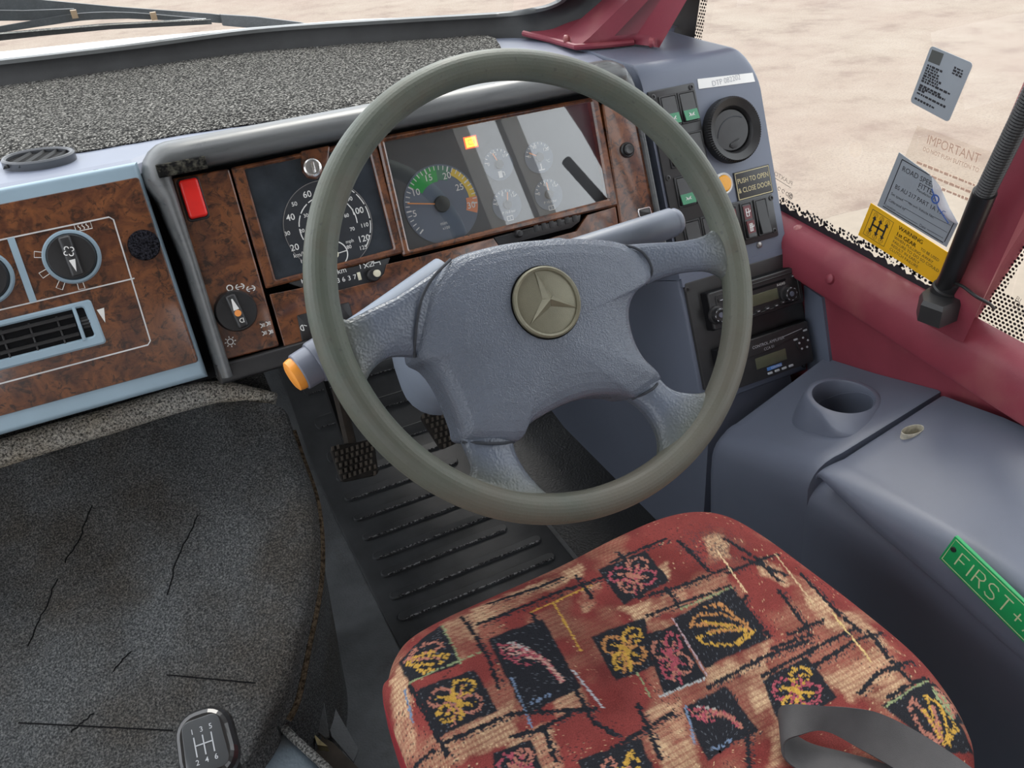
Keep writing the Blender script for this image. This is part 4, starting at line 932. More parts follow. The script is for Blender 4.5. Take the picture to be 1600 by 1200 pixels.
for u, v, w2 in ((.10, .74, .07), (.175, .76, .03), (.89, .78, .05), (.36, .14, .05), (.46, .14, .05), (.56, .14, .05), (.66, .14, .05), (.74, .17, .05)):
    b = MB().slab(rq(rect(*U(u + .02, v), w2 * W_, .0055), .001), zf - .001, zf + .0022, .0006).build('radio_button', M['satin'], t, DASH)
    MB().slab(rect(*U(u + .02, v), w2 * W_ * .5, .0014), zf + .0021, zf + .0024, 0).build('button_print', M['silver2'], b, DASH)
MB().text('RADIO', U(.77, .66), .0055, zf + .0008).build('lettering', M['wink'], t, DASH)
t, fc, x0, x1, y0, y1 = unit('radio_amplifier', 'lower black control amplifier with blue badge, under the car radio', [(1099, 554), (1252, 506), (1262, 570), (1109, 622)], zf, 0)
W_ = x1 - x0; H_ = y1 - y0
MB().stroke([U(.03, .60), U(.55, .63), U(.80, .72), U(.97, .86)], .0012, zf - .0002, .001).build('face_ridge', M['black'], t, DASH)
m = MB(); m.text('CONTROL AMPLIFIER', U(.53, .80), .0068, zf + .0004); m.text('CCA 01', U(.53, .68), .0065, zf + .0004); m.stroke([U(.70, .82), U(.92, .86)], .0008, zf); m.build('lettering', M['silver2'], t, DASH)
MB().slab(rq([U(.36, .28), U(.70, .28), U(.70, .54), U(.36, .54)], .001), zf - .001, zf + .0010, .0003).build('display', M['lcd'], t, DASH)
MB().slab(rect(*U(.55, .205), .030, .0055), zf - .0005, zf + .0012, .0003).build('badge', M['bluebadge'], t, DASH)
MB().text('CONTROL', U(.57, .205), .0046, zf + .0014).build('badge_lettering', M['wink'], t, DASH)
for u in (.50, .58, .66, .74): MB().slab(rq(rect(*U(u - .01, .10), .009, .0035), .001), zf - .001, zf + .0022, .0006).build('amplifier_button', M['silver2'], t, DASH)
jr = MB().lathe([(.0135, zf - .001), (.013, zf + .003), (.009, zf + .0035), (.0005, zf + .002)], U(.90, .52), 28).build('button_ring', M['black'], t, DASH)
for i in range(5):
    a = i * 2 * PI / 5 + .3; MB().disc((U(.90, .52)[0] + .0095 * math.cos(a), U(.90, .52)[1] + .0095 * math.sin(a)), .0018, zf, zf + .0042, 10).build('ring_light', M['silver2'], jr, DASH)
for u, v in ((.11, .60), (.83, .66), (.95, .80)): MB().slab(rq(rect(*U(u, v), .008, .003), .001), zf - .001, zf + .0015, .0004).build('amplifier_button', M['silver2'], t, DASH)

# ================================================================== STORAGE CONSOLE
def kl(y): return float(np.interp(y, [-.4, .2, .45, .69, .90], [.478, .474, .464, .436, .352]))
def kr(y): return float(np.interp(y, [-.4, .2, .55, .67, .80, .90], [.535, .525, .506, .484, .448, .425]))
XS, XT, XW = .748, .792, .984
def con_ring(y, dz=0, side=XS, seam=None, front=0):
    a, b = kl(y) + dz, kr(y) + dz
    r = [(side + .03, y, -.02), (side + front, y, a - .075)]
    for t in np.linspace(0, 1, 7):
        p0 = np.array([side + front, a - .040]); p1 = np.array([side + .004 + front, a + .003]); p2 = np.array([XT + .012, a + .004]); q = p0 * (1 - t) ** 2 + 2 * p1 * t * (1 - t) + p2 * t * t; r.append((q[0], y, q[1]))
    for t in (.25, .5, .75, 1): r.append((XT + .012 + (XW - XT - .012) * t, y, a + .004 + (b - a - .004) * t))
    r.append((XW, y, -.02)); return r
cb = MB(); rings = []
for y, fr_ in ((.905, .02), (.900, .006), (.890, .001)): rings.append(con_ring(y, 0, XS, front=fr_))
for y in np.linspace(.87, .690, 9): rings.append(con_ring(y))
rings.append(con_ring(.684, -.002)); rings.append(con_ring(.681, -.03))
for y in np.linspace(.66, -.35, 12): rings.append(con_ring(y, -.03))
cb.loft(rings)
so_ = thing('storage_console', 'blue grey moulded storage console with cup holder beside the driver seat', 'console', WORLD, (.86, .5, 0))
cc = Z(1318, 619, .452)
# cup collar
body = cb.build('body', M['console'], so_, sharp=45)
def cut(o, cutter):
    md = o.modifiers.new('cut', 'BOOLEAN'); md.object = cutter; md.operation = 'DIFFERENCE'; md.solver = 'EXACT'
    me = bpy.data.meshes.new_from_object(o.evaluated_get(bpy.context.evaluated_depsgraph_get()))
    o.modifiers.clear(); o.data = me; bpy.data.objects.remove(cutter)
ctr = MB().lathe([(.0425, .37), (.0440, .60)], (cc[0], cc[1]), 48).build('cutter', None, None, sharp=0); ctr.parent = so_; ctr.matrix_parent_inverse = WM[so_.name].inverted()
bpy.context.view_layer.update(); cut(body, ctr)
body.data.set_sharp_from_angle(angle=math.radians(45))
colr = []
ncol = 64
for k, (r, z, sk) in enumerate(((.0425, .375, 0), (.0440, cc[2] - .004, 0), (.0455, cc[2], 0), (.0515, cc[2] + .0005, 0), (.0545, cc[2] - .002, 0), (.058, cc[2] - .010, .3), (.067, cc[2] - .04, 1), (.074, .36, 1))):
    ring = []
    for i in range(ncol):
        a = 2 * PI * i / ncol; ca, sa = math.cos(a), math.sin(a)
        # spout point towards the driver's front left corner
        d = math.cos(a - math.radians(232)); ext = max(0, d) ** 8 * .034 * (1 if k in (3, 4) else (.9 if k > 4 else 0))
        x = cc[0] + (r + ext) * ca; y = cc[1] + (r + ext) * sa
        ring.append((min(x, .981), y, z - (ext * .25 if k >= 3 else 0)))
    colr.append(ring)
MB().loft(colr, cap0=False, cap1=False).build('cup_holder', M['console'], so_, sharp=50)
MB().disc((cc[0], cc[1]), .0427, .372, .378, 40).build('cup_base', M['dark'], so_)
lr = []
def lid_ring(y, dz=0):
    a, b = kl(y) + .004 + dz, kr(y) + .003 + dz; sm_ = np.interp(y, [-.4, .35, .46, .60, .672], [.385, .392, .408, .418, a - .010]) + dz * .2
    r = [(.780, y, sm_ - .001), (.7465, y, sm_), (.7455, y, sm_ + .004)]
    for t in np.linspace(0, 1, 8):
        p0 = np.array([.7465, min(sm_ + .010, a - .004)]); p1 = np.array([.752, a + .003]); p2 = np.array([.792, a + .002]); q = p0 * (1 - t) ** 2 + 2 * p1 * t * (1 - t) + p2 * t * t; r.append((q[0], y, q[1]))
    for t in (.3, .6, .9, 1): r.append((.792 + (.966 - .792) * t, y, a + .002 + (b - a - .002) * t))
    r += [(.9685, y, b - .003), (.9685, y, b - .03)]
    return r
for y, dz in ((.671, -.006), (.669, -.002), (.664, 0)): lr.append(lid_ring(y, dz))
for y in np.linspace(.64, -.34, 16): lr.append(lid_ring(y))
lid = MB().loft(lr).build('lid', M['console'], so_, sharp=45)
fh = onplane(1426, 672, np.array([.88, .63, (kl(.63) + kr(.63)) / 2 + .006]), np.array([-.05, -.12, 1.0]))
hole = lambda k: [(fh[0] + .0175 * k * math.cos(a) + .003 * math.sin(a), fh[1] + .0085 * k * math.sin(a) - .002 * math.cos(a)) for a in np.linspace(0, 2 * PI, 28, endpoint=False)]
ctr = MB().slab(hole(1.0), fh[2] - .05, fh[2] + .04, 0).build('cutter', None, None, sharp=0); ctr.parent = so_; ctr.matrix_parent_inverse = WM[so_.name].inverted()
bpy.context.view_layer.update(); cut(lid, ctr); lid.data.set_sharp_from_angle(angle=math.radians(45))
MB().frame(hole(1.06), hole(.96), fh[2] - .02, fh[2] + .0012, .0005, fh[2] - .03).build('chipped_hole_edge', plain('raw_plastic_edge', (.5, .47, .38), .8, .3, 150), lid)
MB().slab(hole(1.05), fh[2] - .045, fh[2] - .030, 0).build('hole_dark', M['dark'], lid)
# first aid sign on the lid side
tl, bl_, br_ = at(1493, 838, 0, .749), at(1470, 871, 0, .7455), at(1600, 1000, 0, .7455)
ex = _norm(br_ - bl_); nrm = _norm(np.cross(ex, tl - bl_)); ey = np.cross(nrm, ex)
FA = Fr(bl_ + nrm * .001, ex, ey); hgt = FA(1493, 838, .002)[1]
fs = thing('first_aid_sign', 'green engraved first aid sign screwed to the console lid', 'sign', FA, (0, 0, 0))
MB().slab(rq([(0, 0), (.30, 0), (.30, hgt), (0, hgt)], .001), -.002, .0022, .0004).build('plate', M['greensign'], fs, FA)
m = MB(); m.stroke([(.003, .003), (.297, .003), (.297, hgt - .003), (.003, hgt - .003), (.003, .0024)], .0010, .0021, .0003)
m.build('border', M['signline'], fs, FA)
m = MB(); lx = hgt * .42
def gl_(strokes, w_=.6):
    global lx
    for st2 in strokes: m.stroke([(lx + x * hgt * .42, hgt * .25 + y * hgt * .48) for x, y in st2], .0016, .0021, .0003)
    lx += hgt * .42 * w_ + hgt * .15
gl_([[(0, 0), (0, 1), (.62, 1)], [(0, .5), (.5, .5)]], .62); gl_([[(0, 0), (0, 1)]], .05)
gl_([[(0, 0), (0, 1), (.45, 1), (.62, .85), (.62, .65), (.45, .5), (0, .5)], [(.35, .5), (.65, 0)]], .65)
gl_([[(.65, .85), (.5, 1), (.15, 1), (0, .85), (0, .68), (.15, .54), (.5, .46), (.65, .3), (.65, .15), (.5, 0), (.15, 0), (0, .15)]], .65)
gl_([[(.35, 0), (.35, 1)], [(0, 1), (.7, 1)]], .7); gl_([[(.3, .15), (.3, .8)], [(0, .47), (.6, .47)]], .6)
gl_([[(0, 0), (.35, 1), (.7, 0)], [(.12, .35), (.58, .35)]], .7); gl_([[(0, 0), (0, 1)]], .05); gl_([[(0, 0), (0, 1), (.4, 1), (.65, .75), (.65, .25), (.4, 0), (0, 0)]], .65)
m.build('lettering', M['signline'], fs, FA)
MB().lathe([(.0035, .002), (.003, .004), (.0005, .0042)], (.0075, hgt * .62), 14).build('screw', M['black'], fs, FA)

# ================================================================== STEERING WHEEL
sw = thing('steering_wheel', 'four spoke steering wheel with worn grey green rim and blue hub', 'steering wheel', WHEEL)
RR, rt = .214, .0146
rings = []
for i in range(160):
    a = 2 * PI * i / 160
    rings.append([((RR + rt * math.cos(b)) * math.cos(a), (RR + rt * math.cos(b)) * math.sin(a), rt * 1.08 * math.sin(b)) for b in np.linspace(0, 2 * PI, 28, endpoint=False)])
MB().loft(rings, wrap=True).build('rim', M['rim'], sw, WHEEL, sharp=0)
def Wm(px, d=-.006): return [tuple(WHEEL(x, y, d)) for x, y in px]
out_px = [(651, 560), (649, 530), (650, 500), (657, 470), (676, 436), (708, 403), (748, 388), (800, 377), (850, 372), (900, 370), (940, 372), (975, 378), (1000, 392), (1014, 408), (1021, 424), (1019, 437), (1008, 446), (996, 456), (987, 476), (986, 500), (994, 532), (1010, 562), (1036, 590), (1022, 606), (996, 622), (970, 618), (930, 619), (890, 630), (850, 650), (825, 668), (812, 690), (770, 692), (730, 690), (722, 668), (707, 628), (690, 595), (672, 573)]
O = resample(spline(Wm(out_px, -.010), 6, True), 220, True); cen = np.array(WHEEL(842, 520, -.01))
lev = [(.99, -.055), (1.0, -.036), (1.0, -.024), (.993, -.0150), (.978, -.0098), (.95, -.0058), (.90, -.0022), (.80, .001), (.65, .0035), (.45, .005), (.25, .006), (.1, .0062)]
rings = [[(*(cen + (p - cen) * k), z) for p in O] for k, z in lev]
MB().loft(rings).build('hub_pad', M['pad'], sw, WHEEL, sharp=0)
def out(p, t):
    if t <= .55: return p
    r = np.linalg.norm(p); return p * (1 + max(0, .213 / r - 1) * ((t - .55) / .45) ** 1.3)
def spoke(ea, eb, zr=(-.026, -.004), th=(.026, .009)):
    n_ = 26; A_ = resample(spline(ea, 6), n_); B2 = resample(spline(eb, 6), n_); rings = []
    for i in range(n_):
        t = i / (n_ - 1); zc = zr[0] + (zr[1] - zr[0]) * min(1, t * 1.25); hh = .0155 + (.0105 - .0155) * t; tt = th[0] + (th[1] - th[0]) * t; ring = []
        for a in np.linspace(0, PI, 13):
            k = .5 - .5 * math.cos(a); p = out(A_[i] * (1 - k) + B2[i] * k, t); ring.append((*p, zc + hh * math.sin(a) ** .7))
        for a in np.linspace(0, PI, 7)[1:-1]:
            k = .5 + .5 * math.cos(a); p = out(A_[i] * (1 - k) + B2[i] * k, t); ring.append((*p, zc - tt * math.sin(a) ** .6))
        rings.append(ring)
    MB().loft(rings).build('spoke', M['spoke'], sw, WHEEL, sharp=0)
spoke(Wm([(735, 395), (708, 402), (672, 428), (632, 455), (598, 478), (572, 494), (556, 493), (543, 470), (534, 455)]), Wm([(690, 560), (651, 556), (622, 556), (604, 560), (592, 570), (584, 586), (582, 604), (583, 622), (574, 628)]))
spoke(Wm([(940, 376), (975, 378), (1020, 377), (1060, 377), (1082, 374), (1098, 366), (1106, 352), (1108, 335), (1116, 325)]), Wm([(985, 452), (1012, 444), (1040, 432), (1070, 425), (1095, 424), (1110, 430), (1120, 444), (1126, 462), (1133, 475)]))
spoke(Wm([(1010, 560), (1036, 589), (1046, 602), (1060, 611), (1075, 613), (1090, 610), (1102, 602), (1111, 590), (1120, 585)]), Wm([(965, 600), (994, 622), (1012, 638), (1024, 656), (1031, 678), (1029, 698), (1020, 716), (1002, 732), (990, 745)]))
spoke(Wm([(722, 660), (729, 690), (735, 712), (738, 728), (736, 740), (730, 744), (718, 742), (700, 738), (690, 745)]), Wm([(818, 660), (809, 690), (813, 712), (822, 732), (836, 752), (852, 765), (872, 772), (890, 773), (905, 785)]))
def wline(px, z, r=.0014, name='seam'):
    MB().tube([(*p, z_) for p, z_ in zip(resample(spline(Wm(px, -.004), 6), 24), np.interp(np.linspace(0, 1, 24), np.linspace(0, 1, len(z)), z))], r, 8).build(name, M['seam'], sw, WHEEL)
wline([(708, 402), (676, 434), (658, 466), (651, 500), (649, 530), (652, 556)], [-.012, -.0035, -.0012, -.0004, -.0010, -.0035, -.014])
wline([(975, 378), (1000, 391), (1014, 407), (1021, 424), (1018, 440)], [-.014, -.0060, -.0042, -.0045, -.0065, -.016])
wline([(1037, 590), (1022, 606), (996, 622)], [-.016, -.0060, -.0040, -.0060, -.016]); wline([(729, 690), (770, 693), (810, 690)], [-.016, -.0060, -.0040, -.0060, -.016])
# badge: ring with three raised arms
bc = tuple(WHEEL(854.5, 472, .008)); br = .0335
bd = MB().lathe([(br, .002), (br, .0078), (br * .93, .0085), (.0005, .0085)], bc, 64).build('badge', M['gold'], sw, WHEEL)
MB().ringlathe([(br * 1.02, .004), (br * 1.02, .0100), (br * .97, .0112), (br * .91, .0100), (br * .90, .008)], bc, 64).build('badge_ring', M['gold'], bd, WHEEL)
m = MB(); sc_ = np.array(WHEEL(858, 468.5, .0095))
for a in (97, -29, 213):
    a = math.radians(a); d = np.array([math.cos(a), math.sin(a)]); e = np.array([-d[1], d[0]]); L = br * .90
    tip = np.array(bc) * .35 + sc_ * .65 + d * L
    m.add([(*sc_, .0135), (*tip, .0095), (*(sc_ + d * .0035 + e * .0048 * 1.1), .0085), (*(sc_ + d * .0035 - e * .0048 * 1.1), .0085), (*(sc_ - d * .004), .0085)], [(0, 2, 1), (0, 1, 3), (0, 4, 2), (0, 3, 4), (1, 2, 4, 3)])
m.build('badge_star', M['gold'], bd, WHEEL, sharp=5)
MB().ringlathe([(br * 1.06, .001), (br * 1.06, .0068), (br * 1.02, .0062), (br * 1.01, .001)], bc, 64).build('badge_gap', M['dark'], bd, WHEEL)

# ================================================================== STEERING COLUMN
cl = thing('steering_column', 'blue grey steering column shroud with two control stalks behind the wheel', 'steering column', WHEEL, (0, -.02, -.1))
def rrect(cx, cy, w_, h_, r, z): return [(*p, z) for p in rq(rect(cx, cy, w_, h_), r, 6)]
MB().loft([rrect(-.005, -.018, .19, .115, .045, -.062), rrect(-.005, -.018, .215, .135, .055, -.068), rrect(-.005, -.018, .22, .14, .06, -.11), rrect(-.005, -.018, .20, .135, .055, -.20), rrect(-.005, -.03, .15, .13, .05, -.34)]).build('shroud', M['shroud'], cl, WHEEL, sharp=40)
def wp(x, y, d): p = WHEEL(x, y, d); return np.array([*p, d])
# left stalk
e0, e1 = wp(700, 440, -.075), wp(505, 559, -.075); ax = _norm(e1 - e0); Ls = np.linalg.norm(e1 - e0)
stp_ = [e0 + ax * Ls * t for t in (0, .35, .60, .80, .92, 1.0)]
stk = MB().tube(stp_, [.026, .0225, .020, .0185, .0178, .0172], 28).build('stalk', M['shroud'], cl, WHEEL, sharp=50)
q = stp_[-1]
rings = MB().tube([q - ax * .012, q - ax * .010, q + ax * .008, q + ax * .010], [.0198, .0208, .0208, .0198], 28).build('stalk_collar', plain('grey_stalk_collar', (.15, .165, .205), .35), stk, WHEEL, sharp=40)
rib = MB()
for i in range(28):
    a = 2 * PI * i / 28; u_ = _norm(np.cross(ax, [0, 0, 1])); v_ = np.cross(ax, u_); o_ = (math.cos(a) * u_ + math.sin(a) * v_)
    rib.tube([q - ax * .05 + o_ * .0180, q - ax * .012 + o_ * .0180], .0012, 6)
rib.build('stalk_ribs', plain('grey_stalk_ribs', (.13, .145, .185), .35), stk, WHEEL, kind='stuff')
MB().tube([q + ax * .008, q + ax * .018, q + ax * .026, q + ax * .027], [.0185, .0185, .0182, .0172], 28).build('stalk_end', plain('grey_stalk_end', (.16, .175, .22), .35), stk, WHEEL, sharp=40)
MB().tube([q + ax * .024, q + ax * .030, q + ax * .034, q + ax * .0355, q + ax * .036], [.0160, .0160, .0150, .0115, .003], 28).build('end_button', M['orange'], stk, WHEEL, sharp=50)
# right stalk
e0, e1 = wp(820, 425, -.085), wp(1052, 347, -.085); ax = _norm(e1 - e0); Ls = np.linalg.norm(e1 - e0)
stk = MB().tube([e0 + ax * Ls * t for t in (0, .4, .8, .985)], [.0185, .018, .0172, .0168], 28).build('stalk', plain('grey_stalk', (.15, .172, .215), .4), cl, WHEEL, sharp=50)
MB().tube([e0 + ax * Ls * t for t in (.985, .99, 1.02, 1.035, 1.04)], [.0145, .0150, .0150, .013, .006], 28).build('stalk_tip', plain('grey_stalk_tip', (.16, .18, .225), .4), stk, WHEEL, sharp=50)

# ================================================================== ENGINE COVER, FLOOR
ec = thing('engine_cover', 'dark grey carpeted engine cover sloping down at the left of the cab', 'engine cover', WORLD, (-.2, .9, .3))
rowsP = [([(-160, 1320), (40, 1310), (230, 1280), (352, 1215), (405, 1160), (432, 1133)], .28), ([(-160, 1180), (60, 1180), (250, 1160), (390, 1120), (435, 1095), (455, 1083)], .305),
         ([(-160, 1050), (80, 1050), (260, 1040), (400, 1020), (458, 1008), (474, 1000)], .345), ([(-160, 905), (90, 900), (270, 895), (410, 890), (476, 884), (494, 880)], .385),
         ([(-160, 820), (90, 805), (280, 795), (410, 790), (472, 786), (490, 782)], .425), ([(-160, 750), (90, 728), (270, 700), (380, 690), (440, 692), (462, 694)], .465), ([(-160, 700), (90, 668), (270, 630), (360, 622), (425, 632), (444, 642)], .50)]
Gd = []
for px, z in rowsP:
    r = [Z(x, y, z - (.012 if i == 5 else 0)) for i, (x, y) in enumerate(px)]; Gd.append(resample(spline(r, 8), 40))
Gd = np.array(Gd); cols = [spline(Gd[:, i], 6) for i in range(40)]; nr = len(cols[0])
rows = [[tuple(cols[i][j] + np.array([0, 0, .004 * math.sin(i * .7 + j * .33) * math.sin(j * .21 + 1)])) for i in range(40)] for j in range(nr)]
sk = [[tuple(p) for p in (r[-1], np.array(r[-1]) + np.array([.004, 0, -.012]), np.array([r[-1][0] - .004, r[-1][1], r[-1][2] - .05]), np.array([r[-1][0] - .02, r[-1][1] + .01, .0]))] for r in rows]
mb = MB().grid(rows); mb.grid(sk); mb.grid([[(p[0], p[1] - .04, -.01) for p in rows[0]], [(p[0], p[1] - .012, p[2] - .05) for p in rows[0]], rows[0]])
mb.build('cover_carpet', M['carpet'], ec, sharp=60)
edge = [np.array(r[-1]) + np.array([.003, 0, -.016]) for r in rows]
MB().tube(edge[3:-3], .006, 6).build('frayed_edge', fabric('frayed_brown_edge', (.02, .014, .009), (.10, .075, .05), 200), ec)
# creases in the carpet
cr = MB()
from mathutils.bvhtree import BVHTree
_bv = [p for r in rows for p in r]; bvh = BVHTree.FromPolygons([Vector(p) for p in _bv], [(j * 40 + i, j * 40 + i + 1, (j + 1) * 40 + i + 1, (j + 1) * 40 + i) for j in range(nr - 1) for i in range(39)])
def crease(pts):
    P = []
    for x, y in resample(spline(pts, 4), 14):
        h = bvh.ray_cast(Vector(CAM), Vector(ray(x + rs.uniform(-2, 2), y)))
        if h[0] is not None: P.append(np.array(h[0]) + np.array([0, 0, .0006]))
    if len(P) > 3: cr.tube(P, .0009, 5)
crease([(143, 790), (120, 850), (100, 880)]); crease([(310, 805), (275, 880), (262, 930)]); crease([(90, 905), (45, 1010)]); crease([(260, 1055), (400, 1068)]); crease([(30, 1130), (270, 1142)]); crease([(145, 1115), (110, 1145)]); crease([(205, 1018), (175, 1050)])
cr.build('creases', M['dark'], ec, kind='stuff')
# padded roll at the front of the cover
rp_ = [(-170, 762), (-60, 728), (0, 709), (80, 684), (160, 661), (240, 636), (300, 619), (345, 612), (385, 616), (430, 624)]
zz_ = [.515] * 7 + [.512, .50, .49]
path = spline([Z(x, y, z) for (x, y), z in zip(rp_, zz_)], 5)
MB().tube(path, [.0195 if i < len(path) * .66 else .0195 - .010 * (i - len(path) * .66) / (len(path) * .34) for i in range(len(path))], 20).build('padded_roll', M['roll'], ec, sharp=0)
bk_ = [np.array(p) for p in path]
MB().grid([[tuple(p + np.array([0, .02, .0])) for p in bk_], [tuple(p + np.array([0, .10, .02])) for p in bk_], [tuple(p + np.array([0, .5, .10])) for p in bk_]]).build('cover_back', M['carpet'], ec, sharp=0)
# vinyl tunnel piece at the foot of the cover, welt strips, torn edge
tv = thing('tunnel_cover', 'blue grey vinyl tunnel cover with welted strips at the bottom of the picture', 'floor cover', WORLD, (-.02, .7, .2))
tp_ = [Z(x, y, .245) for x, y in [(432, 1118), (520, 1215), (600, 1330), (380, 1500), (150, 1420), (300, 1215)]]
MB().slab([(p[0], p[1]) for p in tp_], .05, .245, .012, 4).build('vinyl', M['vinyl2'], tv)
MB().tube(spline([Z(x, y, .254) for x, y in [(434, 1124), (452, 1146), (480, 1172), (508, 1198), (560, 1250)]], 5), .0055, 10).build('welt_strip', fabric('grey_welt', (.03, .03, .03), (.2, .2, .19), 300), tv)
def flap(px, z, name, mat, par, th=.004):
    pts = [Z(x, y, zz2) for (x, y), zz2 in zip(px, z if hasattr(z, '__len__') else [z] * len(px))]
    return MB().loft([[tuple(p) for p in pts], [tuple(p - np.array([0, 0, th])) for p in pts]]).build(name, mat, par, sharp=60)
flap([(455, 1078), (476, 1050), (486, 1112), (484, 1122), (458, 1112)], [.20, .22, .19, .185, .19], 'torn_vinyl_flap', M['vinyl'], tv)
flap([(468, 1050), (482, 1062), (505, 1090), (514, 1150), (508, 1152), (486, 1135), (480, 1090)], [.19, .19, .17, .15, .15, .155, .17], 'torn_vinyl_flap', M['vinyl'], tv)
flap([(504, 1085), (520, 1100), (560, 1170), (552, 1190), (518, 1150)], [.10, .10, .09, .09, .10], 'torn_vinyl_flap', M['vinyl'], tv)
flap([(462, 1122), (484, 1122), (486, 1135), (478, 1139)], .17, 'yellow_foam', M['foam'], tv, .012); flap([(490, 1146), (502, 1158), (512, 1166), (496, 1164)], .16, 'yellow_foam', M['foam'], tv, .012)
flap([(440, 1115), (520, 1160), (570, 1210), (540, 1260), (440, 1150)], .13, 'dark_gap', M['gunk'], tv, .05)

# floor mat with raised ribs
fm = thing('floor_mat', 'black ribbed rubber floor mat in the driver footwell', 'floor mat', WORLD, (.4, 1.25, .0))
def fz(y): return float(np.interp(y, [p[0] for p in fp], [p[1] for p in fp]))
mb = MB(); yy_ = list(np.linspace(.70, 1.45, 6)) + [1.53, 1.6, 1.72, 1.8]
mb.loft([[(.215, y, fz(y) - .004), (.215, y, fz(y) + .003), (.219, y, fz(y) + .005), (.585, y, fz(y) + .005), (.589, y, fz(y) + .003), (.589, y, fz(y) - .004)] for y in yy_])
mb.build('mat', M['matrub'], fm, sharp=30)
ends = [(520, 731), (530, 756), (539, 782), (552, 810), (566, 840), (582, 870), (595, 897), (609, 932), (622, 965), (640, 997)]
ylist = [Z(x, y, .010)[1] for x, y in ends]; xl_ = [Z(x, y, .010)[0] for x, y in ends]; stepy = np.mean(np.diff(ylist[2:]))
ylist = [ylist[2] - stepy * k for k in (5, 4, 3, 2, 1)] + ylist[2:] + [ylist[-1] + stepy, ylist[-1] + 2 * stepy]; xl_ = [.250] * 5 + xl_[2:] + [xl_[-1]] * 2
for k, (y, x0) in enumerate(zip(ylist, xl_)):
    x1 = .515 if y > 1.2 else .56; w2 = .0205; z0 = fz(y) + .004; slope = (fz(y + .01) - fz(y - .01)) / .02
    o_ = rq(rect((x0 + x1) / 2, y, x1 - x0, w2), .0098, 6)
    rings = [[(p[0], p[1], z0 + (p[1] - y) * slope) for p in ccw(o_)], [(p[0], p[1], z0 + .005 + (p[1] - y) * slope) for p in ccw(o_)], [(p[0], p[1], z0 + .0065 + (p[1] - y) * slope) for p in inset(ccw(o_), .002)]]
    MB().loft(rings).build('rib', M['matrub'], fm, sharp=30)
    MB().loft([[(x0 + .012 + xx, y - w2 / 2 + .0012 + dy, z0 + .0062 - (w2 / 2) * slope + dz) for dy, dz in ((-.0012, -.003), (-.001, .0006), (.0016, .0012), (.0016, -.002))] for xx in np.linspace(0, x1 - x0 - .02, 6)]).build('rib_edge', M['mat_rib_edge'], fm)
struct(MB().loft([[(.60, y, fz(y)), (.66, y, fz(y) + .012), (.772, y, fz(y) + .03), (.772, y, fz(y) - .01)] for y in (.6, 1.0, 1.45, 1.6, 1.8)]).build('floor_edge', M['fvinyl'], sharp=50), 'black pebbled vinyl strip along the foot of the side console')

# pedals
def pedal(name, label, px, yc, arm_top, n_rows=5):
    c = at(*np.mean(px, 0), 1, yc); fr = Fr(c, [1, 0, 0], [0, .62, .78]); t = thing(name, label, 'pedal', fr, (0, 0, 0), 'foot pedals')
    q = fr.many(px)
    MB().slab(rq(q, .010, 5), -.012, .004, .004, 3).build('pad', M['padbase'], t, fr)
    x0, x1 = min(p[0] for p in q), max(p[0] for p in q); y0, y1 = min(p[1] for p in q), max(p[1] for p in q); tr = MB()
    for j in range(n_rows + 2):
        for i in range(8):
            x = x0 + (x1 - x0) * (i + .5 + .4 * (j % 2)) / 8.5; y = y0 + (y1 - y0) * (j + .5) / (n_rows + 2)
            P4 = ccw(q); ins = all((P4[(k + 1) % 4][0] - P4[k][0]) * (y - P4[k][1]) - (P4[(k + 1) % 4][1] - P4[k][1]) * (x - P4[k][0]) > .0003 for k in range(4))
            if ins: tr.slab([(x + a, y + b) for a, b in [(-.0033, -.0042), (.0018, -.0042), (.0033, .0042), (-.0018, .0042)]], .003, .0085, .0006, 1)
    tr.build('pad_tread', M['pedal'], t, fr)
    b = fr.world((0, (y1 - y0) * .2, -.008)); tpt = np.array(arm_top)
    MB().tube(spline([b, b * .6 + tpt * .4 + np.array([0, .03, .0]), tpt], 6), .012, 10).build('arm', M['gunk'], t)
    return t
pedal('clutch_pedal', 'left pedal with dusty treaded rubber pad, in the gap beside the wheel rim', [(514, 698), (584, 686), (592, 742), (534, 754)], 1.40, (.335, 1.72, .62))
pedal('brake_pedal', 'right pedal with dusty treaded pad, seen between two wheel spokes', [(655, 648), (722, 628), (738, 682), (690, 703)], 1.42, (.45, 1.74, .62))
tag(MB().loft([[(.268, y, z), (.276, y, z), (.276, y + .02, z - .02), (.268, y + .02, z - .02)] for y, z in ((1.45, .16), (1.60, .34), (1.72, .62))]).build('pedal_lever', M['rubber']), 'thin black lever bar left of the left pedal', 'lever')

# gear lever
kc = Z(320, 1162, .50); kn = _norm([-.10, -.50, .86]); kx = _norm(np.cross([0, 1.0, .2], kn) * np.array([1, 1, 1])); kx = _norm([.97, -.12, .05] - kn * np.dot([.97, -.12, .05], kn))
GK = Fr(kc, kx, np.cross(kn, kx)); gl2 = thing('gear_lever', 'black gear lever with shift pattern on its glossy knob', 'gear lever', GK)
def ksec(w0, w1, h, r, z):                            # wider at the rear of the knob
    return [(*p, z) for p in rq([(-w1 / 2, h / 2), (-w0 / 2, -h / 2), (w0 / 2, -h / 2), (w1 / 2, h / 2)], r, 6)]
kb2 = MB().loft([ksec(.026, .026, .026, .011, -.075), ksec(.034, .034, .034, .014, -.055), ksec(.050, .046, .056, .018, -.032), ksec(.058, .052, .068, .022, -.015), ksec(.057, .050, .067, .022, -.006), ksec(.052, .045, .061, .020, .0), ksec(.046, .039, .054, .017, .002)]).build('knob', NT('glossy_black_knob').set(col=(.02, .02, .021), rough=.24, coat=.5).m, gl2, GK, sharp=0)
